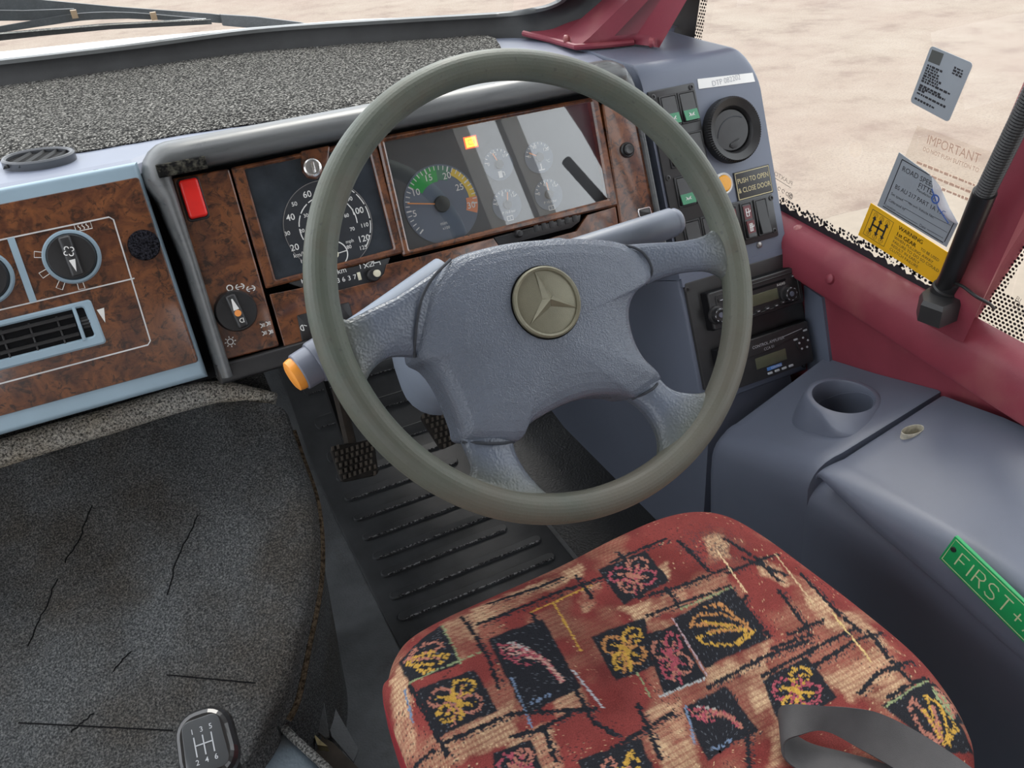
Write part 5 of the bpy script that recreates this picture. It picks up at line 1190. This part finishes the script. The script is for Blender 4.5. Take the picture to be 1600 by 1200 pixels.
plt_ = MB().slab(rq([(-.017, .024), (-.020, -.025), (.020, -.025), (.017, .024)], .008, 5), .0015, .0032, .0006).build('pattern_plate', NT('glossy_pattern_plate').set(col=(.055, .06, .065), rough=.16, coat=1.0).m, kb2, GK)
m = MB(); zc = .0033
for x in (-.008, 0, .008): m.stroke([(x, -.010), (x, .008)], .0011, zc)
m.stroke([(-.008, 0), (.008, 0)], .0011, zc)
for t_, x, y in (('1', -.0085, .013), ('3', 0, .013), ('5', .0085, .013), ('2', -.0085, -.015), ('4', 0, -.015), ('6', .0085, -.015)): m.text(t_, (x, y), .0068, zc + .0002)
m.build('shift_pattern', M['silver2'], plt_, GK)
sb_ = GK.world((0, 0, -.07)); MB().tube(spline([sb_, sb_ + np.array([.005, .02, -.12]), np.array([sb_[0] + .02, sb_[1] + .05, .16])], 6), [.011] * 6 + [.009] * 7, 14).build('shaft', M['rubber'], gl2)

# ================================================================== DRIVER SEAT
se = thing('driver_seat', 'driver seat cushion in red patterned moquette with dark flower squares', 'seat', WORLD, (.33, .4, .0))
X0, X1, Y0, Y1, RES = .04, .63, -.02, .70, .0008
NX, NY = int((X1 - X0) / RES), int((Y1 - Y0) / RES)
gx_, gy_ = np.meshgrid(X0 + RES * np.arange(NX), Y0 + RES * np.arange(NY))
def vnoise(sc_, seed, oct_=3):
    o = np.zeros_like(gx_); amp = 1; tot_ = 0
    for k in range(oct_):
        r = np.random.RandomState(seed + k); s_ = sc_ * 2 ** k; G_ = r.rand(int((Y1 - Y0) * s_) + 3, int((X1 - X0) * s_) + 3)
        fx = (gx_ - X0) * s_; fy = (gy_ - Y0) * s_; ix, iy = fx.astype(int), fy.astype(int); tx, ty = fx - ix, fy - iy; tx = tx * tx * (3 - 2 * tx); ty = ty * ty * (3 - 2 * ty)
        o += amp * (G_[iy, ix] * (1 - tx) * (1 - ty) + G_[iy, ix + 1] * tx * (1 - ty) + G_[iy + 1, ix] * (1 - tx) * ty + G_[iy + 1, ix + 1] * tx * ty); tot_ += amp; amp *= .55
    return o / tot_
img = np.zeros((NY, NX, 3)); RED = np.array([.205, .044, .040]); DRED = np.array([.20, .030, .028]); CRM = np.array([.66, .48, .29]); BLK = np.array([.020, .021, .026])
n1 = vnoise(28, 3); fine = rs.rand(NY, NX)
img[:] = RED; img += (n1[..., None] - .5) * np.array([.16, .03, .025])
weave = ((np.floor(gx_ / .0016) % 2) * .5 + (np.floor(gy_ / .0016) % 2) * .5)
def blend(mask, col): img[:] = img * (1 - mask[..., None]) + np.array(col) * mask[..., None]
def qmask(px, z=.49, soft=.001, jag=0.0):
    P = [Z(x, y, z)[:2] for x, y in px]; P = ccw([tuple(p) for p in P]); d = np.full_like(gx_, 1e9)
    for i in range(len(P)):
        a, b = P[i], P[(i + 1) % len(P)]; e = _norm([b[0] - a[0], b[1] - a[1]]); d = np.minimum(d, -(gx_ - a[0]) * e[1] + (gy_ - a[1]) * e[0])
    if jag: d = d + (vnoise(90, 11) - .5) * jag
    return np.clip(d / soft + .5, 0, 1)
threads = np.where((np.floor(gx_ / .0012) % 2 > 0) & (fine > .15), 1.0, .6) * np.where(np.floor(gy_ / .0020) % 3 == 0, .55, 1.0)
nz2 = vnoise(40, 21)
creams = [[(690, 975), (742, 958), (752, 1025), (722, 1042)], [(735, 950), (905, 885), (912, 905), (748, 985)], [(612, 1040), (636, 1030), (650, 1160), (615, 1200)], [(640, 1168), (800, 1112), (812, 1160), (640, 1230)],
          [(972, 962), (1135, 905), (1120, 945), (1000, 985)], [(1100, 1064), (1198, 1014), (1206, 1042), (1112, 1090)], [(795, 1160), (858, 1140), (880, 1215), (790, 1230)], [(1010, 1130), (1062, 1112), (1075, 1165), (1020, 1190)],
          [(1230, 900), (1262, 912), (1330, 985), (1290, 990)], [(1288, 1072), (1372, 1012), (1408, 1058), (1330, 1108)], [(1365, 1095), (1412, 1062), (1424, 1080), (1385, 1105)], [(1155, 1062), (1192, 1048), (1215, 1100), (1180, 1130)],
          [(1205, 1100), (1215, 1095), (1235, 1200), (1200, 1220)], [(1190, 880), (1240, 905), (1228, 925), (1185, 905)], [(1000, 905), (1040, 890), (1046, 915), (1008, 925)], [(1290, 950), (1345, 965), (1400, 1020), (1360, 1008)], [(1020, 990), (1050, 980), (1052, 992), (1022, 1003)],
          [(905, 930), (935, 920), (930, 960), (912, 965)], [(860, 1100), (905, 1085), (915, 1120), (870, 1135)], [(1030, 1185), (1080, 1165), (1090, 1230), (1040, 1230)], [(1100, 850), (1130, 845), (1140, 880), (1110, 890)]]
for i, q in enumerate(creams):
    m_ = qmask(q, .488, .006, .012) * np.clip((nz2 - .22) * 3.4, .2, 1) * (.75 + .25 * (i % 3 > 0)); blend(m_ * threads * .95, CRM)
blend(np.clip((vnoise(17, 77) - .46) * 2.2, 0, .30) * threads, CRM * .8); blend(np.clip((vnoise(22, 91) - .55) * 2.0, 0, .35), DRED * .6)
# scattered threads, dark flecks
blend((fine > .985) * np.clip((nz2 - .45) * 5, 0, 1), CRM * .9); blend((rs.rand(NY, NX) > .955) * np.clip((n1 - .52) * 7, 0, 1), BLK)
bx, by_ = Z(1110, 880, .47)[:2]; blend((rs.rand(NY, NX) > .72) * np.exp(-((gx_ - bx) ** 2 + (gy_ - by_) ** 2) / .0011) * .8, BLK * 2)
def pline(pts, col, wid=.0014, jit=.0006, drop=.12, px=True, z=.488):
    P = np.array([Z(x, y, z)[:2] if px else (x, y) for x, y in pts]); n_ = max(6, int(sum(np.linalg.norm(P[i + 1] - P[i]) for i in range(len(P) - 1)) / .0009)); Q = resample(P, n_)
    for p in Q:
        if rs.rand() < drop: continue
        p = p + rs.normal(0, jit, 2); r = wid * rs.uniform(.55, 1.15); i0, i1 = int((p[0] - r - X0) / RES), int((p[0] + r - X0) / RES) + 2; j0, j1 = int((p[1] - r - Y0) / RES), int((p[1] + r - Y0) / RES) + 2
        if i0 < 0 or j0 < 0 or i1 >= NX or j1 >= NY: continue
        sub = (gx_[j0:j1, i0:i1] - p[0]) ** 2 + (gy_[j0:j1, i0:i1] - p[1]) ** 2 < r * r; img[j0:j1, i0:i1][sub] = np.array(col) * rs.uniform(.8, 1.15)
# black line work of the weave
for pts in [[(640, 1075), (700, 1185)], [(720, 965), (765, 1040), (780, 1085)], [(700, 1165), (800, 1125), (930, 1122)], [(800, 1160), (850, 1150), (870, 1200)], [(745, 985), (880, 930), (960, 905)], [(830, 965), (880, 1055), (925, 1140), (965, 1165)],
            [(760, 945), (845, 920), (880, 905)], [(955, 885), (1040, 850)], [(1000, 945), (1070, 925), (1140, 895)], [(1010, 975), (1140, 925)], [(1040, 930), (1060, 960)], [(995, 1115), (1010, 1150), (1030, 1200)], [(955, 1185), (1050, 1130)], [(1140, 930), (1200, 1005)], [(1105, 1090), (1190, 1040), (1260, 1010)],
            [(1215, 930), (1260, 990), (1268, 1002)], [(1230, 1002), (1285, 975)], [(1205, 1025), (1265, 1000)], [(1190, 1070), (1310, 1000), (1335, 988)], [(1265, 1055), (1330, 1010), (1380, 990)], [(1340, 1095), (1370, 1060), (1425, 1035)], [(1355, 990), (1392, 1042)], [(1400, 1050), (1425, 1075)], [(1160, 880), (1225, 905)], [(1130, 850), (1180, 880), (1215, 915)],
            [(1250, 900), (1310, 965), (1345, 995)], [(1060, 855), (1110, 905)], [(1135, 905), (1215, 870)], [(1150, 960), (1165, 940)], [(845, 1150), (890, 1128)], [(640, 1190), (680, 1175)], [(1130, 1090), (1165, 1160), (1170, 1230)], [(1100, 1190), (1180, 1155)], [(1385, 1100), (1450, 1060)], [(900, 905), (925, 945)], [(965, 868), (990, 900), (1000, 925)]]:
    pline(pts, BLK, .0020, .0008, .08); pline([(x + 9, y + 3) for x, y in pts], BLK * 1.5, .0009, .001, .45)
BLU = (.16, .22, .33); YEL = (.50, .30, .06); PNK = (.34, .075, .10); ORG = (.44, .21, .08); GRN = (.25, .30, .16); SAL = (.38, .16, .12)
squares = [([(688, 978), (722, 1046), (640, 1072), (620, 1030)], 'leaf', (YEL, SAL)), ([(652, 1085), (742, 1055), (778, 1120), (683, 1158)], 'flower', (YEL, SAL)), ([(762, 1008), (848, 977), (908, 1087), (822, 1130)], 'feather', (PNK, (.5, .3, .25))),
           ([(933, 897), (1008, 868), (1046, 918), (975, 956)], 'flower', (SAL, PNK)), ([(924, 1007), (1006, 978), (1020, 1056), (962, 1080)], 'flower', (YEL, ORG)), ([(1006, 1006), (1054, 990), (1102, 1074), (1036, 1102)], 'flower', (PNK, SAL)),
           ([(1050, 980), (1142, 927), (1198, 1010), (1100, 1060)], 'leafside', (ORG, YEL)), ([(1064, 1122), (1132, 1088), (1178, 1150), (1105, 1205)], 'feather', (PNK, SAL)), ([(1190, 1078), (1258, 1036), (1305, 1100), (1220, 1160)], 'flower', (YEL, PNK)),
           ([(1375, 1112), (1450, 1066), (1530, 1165), (1470, 1190)], 'leaf', (YEL, SAL)), ([(770, 1185), (830, 1165), (860, 1240), (780, 1260)], 'flower', (SAL, PNK)), ([(1440, 1072), (1462, 1066), (1515, 1120), (1490, 1130)], 'leaf', (SAL, GRN)), ([(900, 1200), (1000, 1170), (1040, 1260), (940, 1290)], 'leaf', (YEL, SAL))]
for q, kind, (ca, cb2) in squares:
    blend(qmask(q, .488, .0012, .004), BLK); blend(qmask(q, .488, .0012) * (rs.rand(NY, NX) > .97), (.10, .11, .13))
    C4 = [Z(x, y, .488)[:2] for x, y in q]
    def S(u, v): return tuple((C4[0] * (1 - u) + C4[1] * u) * (1 - v) + (C4[3] * (1 - u) + C4[2] * u) * v)
    L_ = lambda pts, col, wd=.0013: pline([S(u, v) for u, v in pts], col, wd, .0011, .25, px=False)
    if kind == 'flower':
        for k, (cu, cv, ru, rv) in enumerate(((.30, .32, .20, .17), (.70, .28, .19, .16), (.66, .66, .20, .18), (.28, .66, .13, .16))):
            L_([(cu + ru * math.cos(t), cv + rv * math.sin(t)) for t in np.linspace(0, 6.3, 14)], ca if k % 2 else cb2, .0015)
            L_([(.48, .50), (cu, cv)], cb2 if k % 2 else ca); L_([(cu - .05, cv), (cu + .06, cv + .03)], ca)
        L_([(.48, .45), (.50, .7), (.44, .92)], ca, .0016); L_([(.40, .72), (.30, .9)], cb2); L_([(.42, .40), (.56, .56)], ca, .003)
    elif kind in ('leaf', 'leafside'):
        mp = (lambda u, v: (u, v)) if kind == 'leaf' else (lambda u, v: (v, 1 - u))
        for pts, c_ in (([(.2, .85), (.15, .5), (.35, .2), (.5, .15), (.45, .5), (.25, .8)], cb2), ([(.3, .85), (.55, .5), (.75, .15), (.85, .35), (.65, .65), (.35, .88)], ca), ([(.25, .85), (.5, .35)], ca), ([(.3, .85), (.85, .7), (.9, .5)], ca), ([(.3, .8), (.7, .35)], cb2), ([(.2, .9), (.1, .6)], cb2)):
            L_([mp(u, v) for u, v in pts], c_, .0015)
    else:
        for k in range(6):
            o = k * .055; L_([(.12 + o * .6, .12 + o), (.4 + o * .5, .2 + o * .8), (.65 + o * .2, .45 + o * .4), (.78, .85)], ca if k % 2 == 0 else cb2, .0013)
        L_([(.1, .2), (.3, .45), (.5, .5)], ca); L_([(.15, .9), (.5, .92)], BLU); L_([(.3, .15), (.55, .3)], (.4, .38, .36))
for pts, c_ in (([(865, 950), (908, 1030)], YEL), ([(827, 967), (925, 922)], YEL), ([(995, 1065), (1015, 1105)], GRN), ([(1050, 980), (1103, 1070)], (.4, .3, .33)), ([(1300, 965), (1360, 1040)], (.6, .45, .2)), ([(1060, 965), (1142, 928)], GRN), ([(800, 1070), (832, 1148)], BLU), ([(895, 1060), (942, 1120)], (.4, .42, .45)), ([(632, 1080), (645, 1130)], BLU), ([(1070, 1120), (1085, 1180)], BLU), ([(690, 978), (722, 1046)], GRN), ([(640, 1072), (750, 1030)], GRN), ([(1030, 1105), (1100, 1076)], (.4, .42, .42)), ([(1380, 1115), (1450, 1065)], GRN), ([(1120, 870), (1165, 935)], CRM), ([(1210, 870), (1270, 950)], CRM * .8)):
    pline(pts, c_, .0011, .0004, .1)
img = np.clip(img, .004, .9)
sil = [(612, 1320), (608, 1180), (604, 1110), (607, 1062), (618, 1030), (640, 1003), (690, 974), (770, 937), (870, 892), (960, 846), (1030, 816), (1085, 805), (1135, 812), (1190, 842), (1260, 893), (1340, 954), (1430, 1030), (1485, 1098), (1518, 1165), (1535, 1240)]
So = [Z(x, y, .466)[:2] for x, y in sil]; So = [np.array([.100, .06]), np.array([.088, .2]), np.array([.084, .36])] + So[2:] + [np.array([.556, .2]), np.array([.548, .06]), np.array([.33, .03])]
NS_ = 1100; So = resample(spline(So, 6, True), NS_, True); sc0 = np.array([.335, .36])
ks = np.concatenate([np.linspace(.004, .86, 150), np.linspace(.865, .985, 34), np.sin(np.linspace(1.40, PI / 2, 8))])
V = []; 
for k in ks:
    p = sc0 + (So - sc0) * k; e = np.clip((k - .80) / .20, 0, 1); dome = .500 - .006 * k ** 2 - .030 * (1 - np.sqrt(np.clip(1 - e ** 2, 0, 1))) ** 1.0
    zz2 = dome + .003 * np.sin(p[:, 0] * 14) * np.sin(p[:, 1] * 11) * (1 - e); V.append(np.column_stack([p, np.full(NS_, 0) + zz2]))
nb_ = len(V)
for dz, gr in ((-.006, 1.001), (-.016, 1.004), (-.05, 1.006), (-.085, 1.0), (-.10, .97)):
    p = sc0 + (So - sc0) * gr; V.append(np.column_stack([p, np.full(NS_, .470 + dz)]))
nR = len(V); Va = np.concatenate(V); oi = np.arange(NS_); fs_ = []
for k in range(nR - 1): fs_.append(np.column_stack([k * NS_ + oi, k * NS_ + (oi + 1) % NS_, (k + 1) * NS_ + (oi + 1) % NS_, (k + 1) * NS_ + oi]))
fs_ = np.concatenate(fs_); org = np.array(WM[se.name].translation)
me = bpy.data.meshes.new('seat_cushion'); me.vertices.add(len(Va)); me.vertices.foreach_set('co', (Va - org).ravel()); me.loops.add(fs_.size); me.loops.foreach_set('vertex_index', fs_[:, ::-1].ravel().astype(np.int32)); me.polygons.add(len(fs_))
me.polygons.foreach_set('loop_start', np.arange(len(fs_), dtype=np.int32) * 4); me.update(calc_edges=True); me.validate()
me.polygons.foreach_set('use_smooth', [True] * len(me.polygons))
ca_ = me.color_attributes.new('weave_pattern', 'FLOAT_COLOR', 'POINT'); ii = np.clip(((Va[:, 0] - X0) / RES).astype(int), 0, NX - 1); jj = np.clip(((Va[:, 1] - Y0) / RES).astype(int), 0, NY - 1); cc4 = np.ones((len(Va), 4)); cc4[:, :3] = img[jj, ii]
cc4[nb_ * NS_:, :3] = np.array([.24, .03, .036]); ca_.data.foreach_set('color', cc4.ravel())
s = NT('seat_moquette'); at_ = s.n('Attribute', attribute_name='weave_pattern'); co = s.coord()
wv = s.noise(co, 900, 2, .6); c = s.mix(1.0, at_.outputs['Color'], s.ramp(wv, [(.3, .72), (.7, 1.2)]), 'MULTIPLY'); s.set(col=c, rough=.95, spec=.12); s.bump(wv, .6, .0012); me.materials.append(s.m)
so2 = bpy.data.objects.new('cushion', me); COL.objects.link(so2); so2.parent = se
MB().loft([[(x, y, z) for x, y in [(.14, .08), (.53, .08), (.53, .60), (.14, .60)]] for z in (.30, .375)]).build('cushion_frame', M['black'], se)
MB().loft([[(x, y, z) for x, y in [(.20, .12), (.47, .12), (.47, .52), (.20, .52)]] for z in (0, .31)]).build('pedestal', M['rubber'], se)
# seat belt
ss = [((1560, 1235), (1530, 1300), .502, .502), ((1500, 1187), (1470, 1250), .506, .503), ((1430, 1142), (1402, 1204), .516, .507), ((1372, 1114), (1340, 1168), .526, .512), ((1330, 1106), (1288, 1142), .534, .520), ((1285, 1103), (1246, 1150), .534, .524), ((1240, 1101), (1228, 1158), .530, .520), ((1219, 1106), (1222, 1174), .520, .514), ((1222, 1130), (1232, 1192), .510, .506), ((1262, 1160), (1262, 1212), .505, .502), ((1320, 1176), (1312, 1236), .503, .501), ((1390, 1197), (1378, 1262), .502, .500), ((1480, 1240), (1465, 1300), .501, .500)]
A_ = resample(spline([Z(*a, za) for a, b, za, zb in ss], 6), 70); B2 = resample(spline([Z(*b, zb) for a, b, za, zb in ss], 6), 70)
Tn = [ _norm(np.cross(_norm(A_[min(i + 1, 69)] - A_[max(i - 1, 0)]), _norm(B2[i] - A_[i]))) for i in range(70)]
rings = []
for i in range(70):
    up = Tn[i] * .0009; rings.append([A_[i] + up, *(A_[i] * (1 - k) + B2[i] * k + up for k in (.25, .5, .75)), B2[i] + up, B2[i] - up, A_[i] - up])
tag(MB().loft(rings).build('seat_belt', M['belt'], sharp=60), 'charcoal seat belt webbing looped on the seat cushion', 'seat belt')

# ================================================================== STICKERS ON THE SIDE WINDOW
def sfr(tl, tr, off=.002):
    a, b = GLASS(*tl, off), GLASS(*tr, off); e = _norm(b - a); return Fr(GLASS.world((*a, off)), GLASS.ex * e[0] + GLASS.ey * e[1], -GLASS.ex * e[1] + GLASS.ey * e[0])
S1 = sfr((1455, 71), (1521, 99), .0022); q = S1.many([(1455, 71), (1521, 99), (1482, 191), (1422, 159)]); w1 = q[1][0]; h1 = q[3][1]
st1 = thing('window_sticker', 'small grey sticker with black print, highest on the side window', 'sticker', S1, (0, 0, 0), 'stickers on the side window')
MB().slab(rq(q, .005), -.0004, .0004, 0).build('card', M['silver'], st1, S1)
m = MB()
X_ = lambda u, v: ((q[0][0] * (1 - u) + q[1][0] * u) * (1 - v) + (q[3][0] * (1 - u) + q[2][0] * u) * v, (q[0][1] * (1 - u) + q[1][1] * u) * (1 - v) + (q[3][1] * (1 - u) + q[2][1] * u) * v)
MB().slab([X_(.06, .05), X_(.34, .04), X_(.34, .24), X_(.06, .25)], .0003, .0007, 0).build('dark_square', plain('dark_hologram', (.06, .065, .06), .3), st1, S1)
def inkline(m, X_, u0, u1, v, wd, z):                # unreadable small print: runs of short dashes
    u = u0
    while u < u1:
        l = rs.uniform(.03, .09); m.stroke([X_(u, v), X_(min(u + l, u1), v)], wd * rs.uniform(.7, 1.1), z); u += l + .02
for k, (u1_, v) in enumerate(((.45, .31), (.36, .355), (.42, .40), (.44, .445), (.52, .49), (.47, .535), (.80, .58), (.60, .66), (.74, .70), (.25, .74), (.82, .80), (.60, .90))): inkline(m, X_, .08, u1_, v, .0028, .0004)
for k in range(3): inkline(m, X_, .66, .88, .17 + .045 * k, .0026, .0004)
m.build('small_print', M['ink'], st1, S1)
S2 = sfr((1371, 321), (1479, 386), .0015); P2_ = S2.many([(1371, 321), (1479, 386), (1497, 349), (1484, 326), (1468, 290), (1452, 272), (1405, 238)])
st2 = thing('window_sticker', 'silver road speed limiter sticker with a peeling corner, on the side window', 'sticker', S2, (0, 0, 0), 'stickers on the side window')
MB().slab(P2_, -.0004, .0004, 0).build('label', M['silver'], st2, S2)
m = MB(); bq = S2.many([(1382, 319), (1471, 373), (1470, 379), (1378, 322)]); 
H2_ = S2(1405, 238)[1]; W2_ = S2(1479, 386)[0]
b1 = S2.many([(1383, 322), (1474, 379), (1489, 352)]); b2 = S2.many([(1452, 273), (1410, 249), (1383, 322)])
m.stroke(spline([b2[0], b2[1]], 3), .0012, .0004); m.stroke([S2(1410, 249), S2(1382, 319)], .0012, .0004); m.stroke([S2(1380, 322), S2(1474, 379)], .0012, .0004); m.stroke([S2(1476, 378), S2(1491, 348)], .0012, .0004)
def tx(m, body, px, sz, z=.0006, al='CENTER', sx=1.0, rot=0): m.text(body, S2(*px), sz, z, al=al, sx=sx, rot=rot)
tx(m, 'ROAD SPEED', (1410, 263), .0105, al='LEFT'); tx(m, 'FITTED', (1450, 297), .0105); tx(m, 'Manufactured to', (1449, 305), .0055); tx(m, 'BS AU 217 PART 1A 19', (1399, 291), .0092, al='LEFT', sx=.94)
tx(m, 'Set speed', (1393, 302), .0058, al='LEFT'); tx(m, 'mph km/h', (1427, 321), .0042); tx(m, 'Vehicle No.', (1436, 326), .0058, al='LEFT'); tx(m, 'Calibrated by', (1389, 312), .0058, al='LEFT'); tx(m, 'Location', (1384, 320), .0055, al='LEFT'); tx(m, 'Date', (1442, 354), .0058)
for a, b in (((1413, 312), (1424, 318)), ((1456, 337), (1486, 352)), ((1414, 325), (1480, 363)), ((1401, 331), (1434, 350)), ((1449, 358), (1474, 372))): m.stroke([S2(*a), S2(*b)], .0004, .0004)
m.build('lettering', M['ink'], st2, S2)
ca_p = S2.many([(1497, 349), (1484, 326), (1468, 290), (1456, 275)]); cb_p = S2.many([(1496, 351), (1482, 335), (1470, 306), (1456, 277)])
rings = []
ca_p = resample(spline(ca_p, 5), 16); cb_p = resample(spline(cb_p, 5), 16)
for i in range(16):
    k = math.sin(PI * i / 15) ; rings.append([(*(ca_p[i] * (1 - t) + cb_p[i] * t), .0004 + .012 * k * math.sin(t * PI * .5 + .0)) for t in (0, .25, .5, .75, 1.0)])
cu_ = MB().grid(rings).build('peeled_corner', M['silver2'], st2, S2, sharp=0)
m = MB(); m.arc(S2(1472, 308), .0055, 0, 6.28, .0022, .0125); m.text('C', S2(1484, 330), .009, .012); m.stroke([S2(1466, 292), S2(1476, 322), S2(1492, 346)], .0018, .0118); m.build('blue_print', M['bluefoil'], cu_, S2)
S4 = sfr((1361, 317), (1476, 390), .0022); q4 = S4.many([(1361, 317), (1484, 396), (1462, 444), (1341, 367)])
st4 = thing('window_sticker', 'yellow first gear warning sticker with a gate diagram, low on the side window', 'sticker', S4, (0, 0, 0), 'stickers on the side window')
MB().slab(q4, -.0004, .0004, 0).build('label', M['yellow'], st4, S4)
m = MB(); w4, h4 = q4[1][0] - q4[0][0], abs(q4[3][1]); Y_ = lambda u, v: ((q4[0][0] * (1 - u) + q4[1][0] * u) * (1 - v) + (q4[3][0] * (1 - u) + q4[2][0] * u) * v, (q4[0][1] * (1 - u) + q4[1][1] * u) * (1 - v) + (q4[3][1] * (1 - u) + q4[2][1] * u) * v)
fr4 = [Y_(.05, .12), Y_(.33, .12), Y_(.33, .88), Y_(.05, .88)]; m.stroke(fr4 + [fr4[0]], .0007, .0004)
for u in (.11, .19, .27):
    a, b = np.array(Y_(u, .32)), np.array(Y_(u, .68)); m.stroke([a, b], .0028, .0004); d = _norm(b - a); e = np.array([-d[1], d[0]])
    m.slab([a - d * .004, a + e * .004 + d * .0015, a - e * .004 + d * .0015], .0004, .0008, 0); m.slab([b + d * .004, b + e * .004 - d * .0015, b - e * .004 - d * .0015], .0004, .0008, 0)
    for t_, v in (({.11: '1', .19: '3', .27: '5'}[u], .22), ({.11: 'R', .19: '2', .27: '4'}[u], .78)): m.text(t_, Y_(u, v), .005, .0006); m.arc(Y_(u, v), .0036, 0, 6.28, .0004, .0004)
m.stroke([Y_(.11, .5), Y_(.27, .5)], .0028, .0004)
for body, v, sz in (('WARNING', .16, .0086), ('1st GEAR', .34, .0086)): m.text(body, Y_(.40, v), sz, .0006, al='LEFT', sx=1.1); m.text(body, (Y_(.40, v)[0] + .0003, Y_(.40, v)[1]), sz, .0006, al='LEFT', sx=1.1)
m.text('TO BE USED', Y_(.71, .34), .0062, .0006, al='LEFT', sx=1.0)
for body, v in (('WHEN PULLING AWAY', .47), ('FAILURE TO DO SO COULD', .59), ('RESULT IN EARLY', .71), ('CLUTCH FAILURE', .83)): m.text(body, Y_(.40, v), .0062, .0006, al='LEFT', sx=1.12)
m.build('lettering', M['ink'], st4, S4)
S3 = sfr((1437, 198), (1566, 246), .0010); st3 = thing('window_sticker', 'faded peach IMPORTANT sticker on clear film, beside the red pillar', 'sticker', S3, (0, 0, 0), 'stickers on the side window')
q3 = S3.many([(1433, 196), (1572, 246), (1545, 340), (1470, 290), (1412, 250)]); MB().add([(*p, -.0004) for p in q3], [tuple(range(len(q3)))]).build('film', M['clearfilm'], st3, S3, sharp=0)
m = MB(); m.text('IMPORTANT', S3(1489, 233), .0175, .0005, sx=.86)
for body, px in (('DO NOT PUSH BUTTON TO', (1485, 249)), ('OPEN DOOR EXCEPT FROM', (1479, 260)), ('INSIDE', (1475, 271))):
    if body == 'DO NOT PUSH BUTTON TO': m.text(body, S3(*px), .0082, .0005, sx=.86)
X3 = lambda u, v: S3(1440 + 95 * u - 22 * v, 238 + 38 * u + 48 * v)
for v in (.22, .45, .68): inkline(m, X3, .0, .95, v + .1, .0036, .0002)
m.build('lettering', M['peach'], st3, S3)

# ================================================================== GOOSENECK ON THE SILL
gk = thing('gooseneck_stalk', 'black flexible gooseneck rod on a wedge shaped base on the red sill', 'gooseneck', WORLD, at(1470, 470, 0, .955))
bp = [(1438, 456), (1462, 440), (1482, 437), (1499, 462), (1503, 470), (1474, 482), (1440, 470)]
tops = [Z(x, y, .642) for x, y in bp]; 
MB().loft([[tuple(p + np.array([0, 0, -.030])) for p in tops], [tuple(p + np.array([0, 0, -.006])) for p in tops], [tuple(p * .9 + np.mean(tops, 0) * .1) for p in tops]]).build('base', M['satin'], gk, sharp=30)
g0_ = Z(1476, 455, .642); g1_ = at(1539, 300, 0, .920); g2_ = at(1640, 92, 0, .895)
MB().lathe([(.0185, -.002), (.0185, .006), (.0165, .008), (.0165, .022), (.0150, .024)], (0, 0), 28).build('socket', M['black'], gk, Fr(g0_, [1, 0, 0], np.cross(_norm(g1_ - g0_), [1, 0, 0])))
MB().tube([g0_, g0_ * .5 + g1_ * .5, g1_], .0138, 20).build('sleeve', NT('shiny_black_sleeve').set(col=(.015, .015, .016), rough=.28).m, gk)
n_ = 120; pts = [g1_ + (g2_ - g1_) * t for t in np.linspace(-.02, 1.3, n_)]
MB().tube(pts, [.0118 if i % 2 else .0106 for i in range(n_)], 18).build('flexible_neck', M['black'], gk, sharp=0)
cb_ = [at(1490, 442, 0, .95), at(1505, 448, 0, .94), at(1525, 463, 0, .94), at(1545, 474, 0, .96), at(1553, 482, 0, .985)]
MB().tube(spline(cb_, 6), .0022, 8).build('cable', M['rubber'], gk)

# ================================================================== WIPERS OUTSIDE THE WINDSCREEN
def yb3(pts, y): return [at(x, yy, 1, y) for x, yy in pts]
w1 = thing('windscreen_wiper', 'long black windscreen wiper arm lying across the outside of the windscreen', 'wiper', WORLD, at(200, 25, 1, 1.86), 'wipers outside the windscreen')
def flatbar(path, hw, th, name, mat, par):
    rings = []; n_ = len(path)
    for i, p in enumerate(path):
        h = np.interp(i / (n_ - 1), np.linspace(0, 1, len(hw)), hw); rings.append([p + np.array([0, -th, h]), p + np.array([0, th, h]), p + np.array([0, th, -h]), p + np.array([0, -th, -h])])
    return MB().loft(rings).build(name, mat, par, sharp=30)
wm = plain('weathered_wiper_black', (.045, .05, .055), .45, .2, 30)
flatbar(yb3([(-60, 2), (60, 10), (180, 19), (330, 28), (470, 41)], 1.88), [.014, .012, .010, .008, .004], .004, 'arm', wm, w1)
flatbar(yb3([(346, 31), (400, 35), (470, 42), (508, 46)], 1.86), [.010, .011, .009, .003], .006, 'pivot_cover', wm, w1)
w2 = thing('windscreen_wiper', 'wiper blade with sprung bracket and pale metal clips, nearer the windscreen seal', 'wiper', WORLD, at(150, 40, 1, 1.80), 'wipers outside the windscreen')
flatbar(yb3([(-60, 24), (40, 24), (118, 21)], 1.83), [.009, .008, .008], .004, 'bracket', wm, w2)
flatbar(spline(yb3([(-60, 56), (60, 36), (130, 26), (200, 24), (260, 27), (320, 31)], 1.82), 4), [.004, .006, .006, .004, .002], .003, 'bracket', wm, w2)
flatbar(yb3([(-60, 64), (60, 51), (170, 41), (330, 34)], 1.80), [.006, .0055, .005, .004], .003, 'blade', M['rubber'], w2)
flatbar(yb3([(-60, 57), (60, 47), (170, 38), (322, 30)], 1.795), [.0013] * 2, .002, 'blade_spine', M['chrome'], w2)
for px in ((116, 22), (240, 25)): MB().box(at(*px, 1, 1.81), (.010, .01, .013)).build('clip', plain('rusty_clip', (.34, .24, .15), .5), w2)
